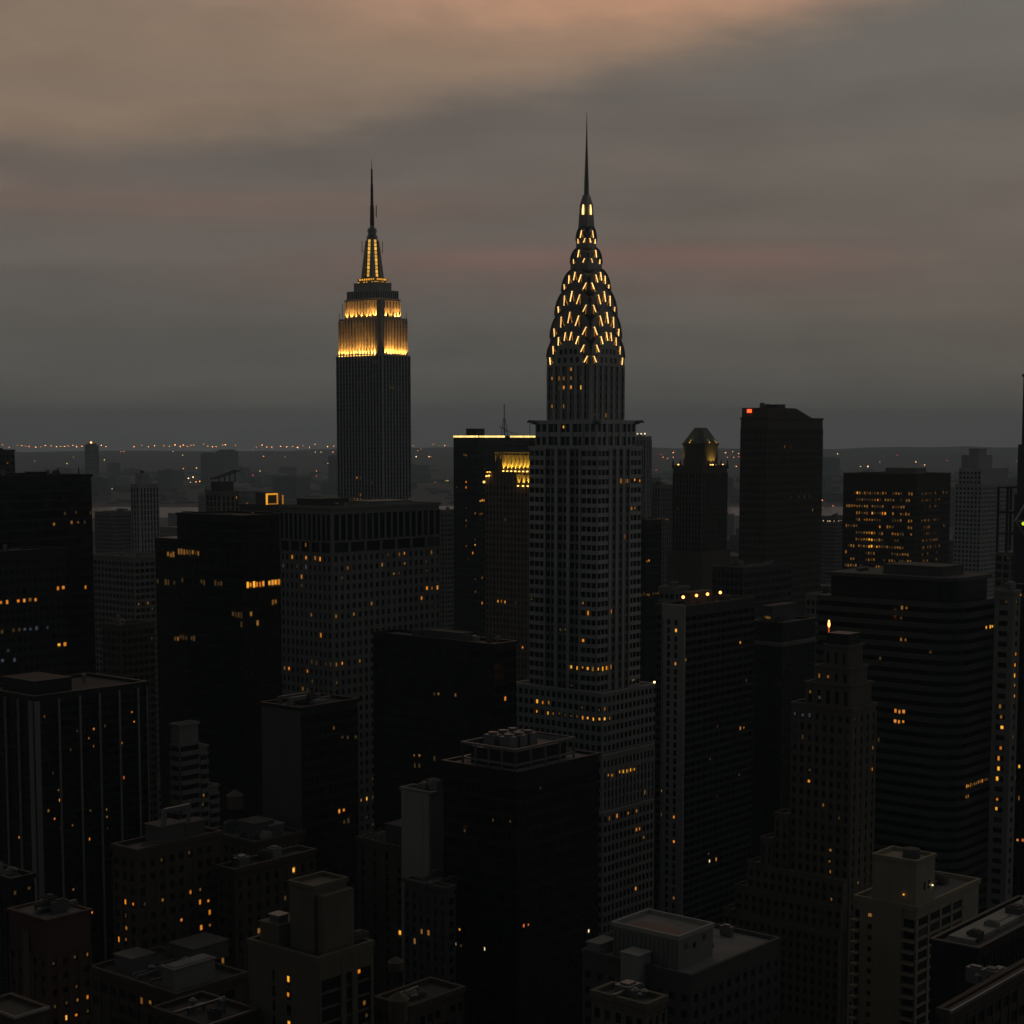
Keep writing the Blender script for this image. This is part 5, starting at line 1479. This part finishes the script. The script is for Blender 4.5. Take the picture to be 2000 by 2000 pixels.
for k in range(110):
    Y = rf_.choice((rf_.uniform(5150, 6200), rf_.uniform(6200, 9500)))
    X = rf_.uniform(-.32, .32) * Y
    h = rf_.uniform(10, 34) if rf_.random() < .85 else rf_.uniform(34, 75)
    z0 = hill_z(X, Y)
    e = tag(empty('far_shore_building', (X, Y, z0 - 6), rf_.uniform(0, 1.5)), 'tiny hazy building on the low far shore', 'building', 'small buildings on the far shore')
    lu, lv = rf_.uniform(30, 120), rf_.uniform(30, 90)
    MB().box(0, lu, 0, lv, 0, h + 6).build('wall', rf_.choice(('far_wall', 'far_brick')), e)
    MB().box(lu * .3, lu * .5, lv * .3, lv * .7, h + 6, h + 10).build('penthouse', 'far_brick', e)
# lamps on the far shore
def lamp(px, py, k, size=1.0):
    Y = 5100.0
    while Y < 15800:
        p = P(px, py, Y)
        if p.z < hill_z(p.x, p.y) + 9: break
        Y += 60
    p = P(px, py, Y - 60)
    base = hill_z(p.x, p.y)
    r = .78 * size * Y / F_PX
    h = max(p.z - base, 1.0)
    o = MB().beam((0, 0, 0), (0, 0, h), r * .12).ball((0, 0, h), r, 8, 6).build('street_light', {'o': 'ridge_orange' if py < 876 else 'street_orange', 'w': 'street_white', 'r': 'street_red'}[k])
    o.location = (p.x, p.y, base)
    o.data.materials.append(M['dark_metal'])
    for q in range(6): o.data.polygons[q].material_index = 1
    lab, gr = {'o': ('tiny orange street light glowing far off beyond the river', 'orange street lights beyond the river'), 'w': ('tiny white street light glowing far off beyond the river', 'white street lights beyond the river'), 'r': ('tiny red warning light glowing far off beyond the river', 'red warning lights beyond the river')}[k]
    tag(o, lab, 'street light', gr)
for w in ('5,871 18,871 34,871 42,870 50,871 57,872 70,871 80,871 88,870 100,872 110,871 118,870 126,871 133,871 142,871 150,872 160,870 198,871 207,871 262,871 277,870 290,871 302,870 320,871 331,870 342,870 352,871 358,870 366,871 373,870 379,870 398,869 406,871 415,870 422,871 435,870 440,870 460,871 500,872 512,871 521,873 531,871 548,872 560,871 571,873 582,872 592,871 604,873 615,870 640,871 652,873').split():
    x, y = w.split(','); lamp(float(x), float(y) + rf_.uniform(-2, 2.5), 'o', rf_.choice((.6, .7, .85, 1.0)))
for w in '236,882,o,.9 242,882,o,.9 12,882,r,.9 26,882,r,.6 204,898,w,1 144,893,w,.7 131,905,w,1 68,900,w,.6 338,882,w,.6 357,889,w,1 515,891,o,.9 358,915,o,1 384,914,w,1.1 413,914,w,1.1 410,903,w,.7 368,934,w,1.3 377,932,w,1.5 399,931,w,1.3 403,936,o,1 383,941,o,1.2 390,940,o,1.2 372,942,w,.9 355,945,w,.9 421,931,w,1 494,928,r,1.1 494,940,o,1 508,920,w,.8 577,928,w,1 596,932,w,1.4 618,920,o,.8 618,930,r,1 581,874,o,1.1 627,883,w,.8 650,883,o,1.1 616,883,w,.7 493,879,w,.6 813,892,w,1.4 838,892,w,1.1 842,892,o,.7 816,880,o,.6 822,877,o,.6 882,880,r,.8 846,868,o,.5 859,869,o,.5 869,870,o,.5 806,871,o,.6 1292,888,r,1 1295,893,o,1 1304,895,o,.9 1315,884,o,1.2 1315,893,o,1.1 1300,886,r,.6 1282,918,r,.8 1287,887,r,.6 1320,882,r,.5 1417,884,o,1.3 1431,882,o,1 1421,893,o,.9 1433,893,o,.9 1443,886,o,1.1 1443,892,r,1 1438,911,o,1.1 1426,889,r,.6 1636,886,w,.9 1681,911,w,.8 1695,911,w,1.3 1752,889,r,.9 1789,902,w,1.3 1806,908,w,1.1 1799,908,r,.6 1850,900,r,.9 1985,901,o,.9 1724,891,w,.5 1718,902,w,.5 1776,862,w,.4 561,950,w,.7 578,950,w,.7 184,953,w,.6 203,953,w,.6 219,954,w,.6 320,951,w,.5 556,892,w,.5 640,905,w,.6 871,939,w,.6 875,939,w,.6 850,942,o,.5 1606,977,o,1 1627,992,o,.8 1620,970,r,.5'.split():
    x, y, k, s_ = w.split(','); lamp(float(x), float(y), k, float(s_))
# low tree masses along the far shore
tm = MB()
for k in range(900):
    Y = rf_.uniform(5100, 9500); X = rf_.uniform(-.34, .34) * Y
    r = rf_.uniform(8, 22); z = hill_z(X, Y)
    n0 = len(tm.v)
    tm.ball((X, Y, 0), r, 7, 5)
    for i in range(n0, len(tm.v)):
        v = tm.v[i]; k2 = rf_.uniform(.75, 1.2)
        tm.v[i] = (X + (v[0] - X) * 1.8 * k2, Y + (v[1] - Y) * k2, z + v[2] * .5 * k2 + 1)
tag(tm.build('tree_cover', 'land'), 'dark belt of trees along the far shore', None, None, 'stuff')
# leave out the repeats that stand wholly behind other buildings; name the ones that can be told apart
KEEP = {
    'midrise_building': {12: 'low dark building in the gap right of the striped apartment tower', 214: 'low dark roof in the gap left of the banded office building'},
    'distant_building': {
        9: 'lowest hazy block in the gap right of the lit office block', 107: 'second hazy block up in the gap right of the lit office block',
        109: 'third hazy block up in the gap right of the lit office block', 118: 'topmost hazy block in the gap right of the lit office block',
        24: 'lowest hazy block in the gap between pyramid-roof tower and red-sign slab', 27: 'second hazy block up between pyramid-roof tower and red-sign slab',
        56: 'narrow hazy block beside the pyramid-roof tower, left in the gap', 55: 'middle hazy block in the gap between pyramid-roof tower and red-sign slab',
        94: 'topmost hazy block in the gap between pyramid-roof tower and red-sign slab', 16: 'lowest hazy block behind the left step of the black office tower',
        70: 'middle hazy block behind the left step of the black office tower', 97: 'highest hazy block behind the left step of the black office tower',
        80: 'hazy block at the foot of the setback loft tower, right side', 64: 'hazy block on the skyline behind the glowing orange frame',
        71: 'hazy block on the skyline left of the tower with the mast rack', 78: 'hazy sliver of building touching the black slab at left',
        105: 'hazy block just left of the setback loft tower by the water', 106: 'hazy block top behind the grey ribbed office block'},
    'far_shore_building': {
        53: 'broad hazy block on the far shore between setback tower and mast-rack tower', 90: 'widest hazy block on the far shore behind the glowing frame', 22: 'hazy block at the far waterline right of the lone tower',
        57: 'hazy block on the far shore just left of the setback tower', 103: 'hazy block on the far shore beside the lone dark tower', 101: 'hazy far shore block just above the glowing orange frame',
        82: 'hazy far shore block touching the mast tower on its left', 56: 'hazy far shore block touching the mast tower on its right',
        **{k: None for k in (2, 9, 11, 13, 18, 19, 23, 24, 26, 28, 29, 31, 36, 40, 45, 47, 59, 62, 65, 66, 67, 69, 70, 71, 72, 76, 80, 85, 89, 91, 94, 95, 96, 99, 109)}}}
drop = []
for o in list(bpy.data.objects):
    nm, _, num = o.name.partition('.')
    if nm in KEEP and o.parent is None:
        n_ = int(num or 0)
        if n_ in KEEP[nm]:
            if KEEP[nm][n_]: o['label'] = KEEP[nm][n_]
        elif not (nm == 'midrise_building' and n_ % 5 == 0):
            drop.append(o); drop += list(o.children)
bpy.data.batch_remove(drop)

# ================================================================ evening haze over the whole city
hz = bpy.data.materials.new('haze'); hz.use_nodes = True
t = hz.node_tree; t.nodes.clear()
pv = t.nodes.new('ShaderNodeVolumePrincipled')
pv.inputs['Color'].default_value = (.58, .80, 1.0, 1)
pv.inputs['Density'].default_value = 7.5e-5
pv.inputs['Anisotropy'].default_value = .3
om = t.nodes.new('ShaderNodeOutputMaterial')
t.links.new(pv.outputs[0], om.inputs['Volume'])
M['haze'] = hz
tag(MB().box(-16000, 16000, -3500, 17500, -2.0, 460.0).build('haze', 'haze'), 'thin grey evening haze over the whole city', None, None, 'stuff')
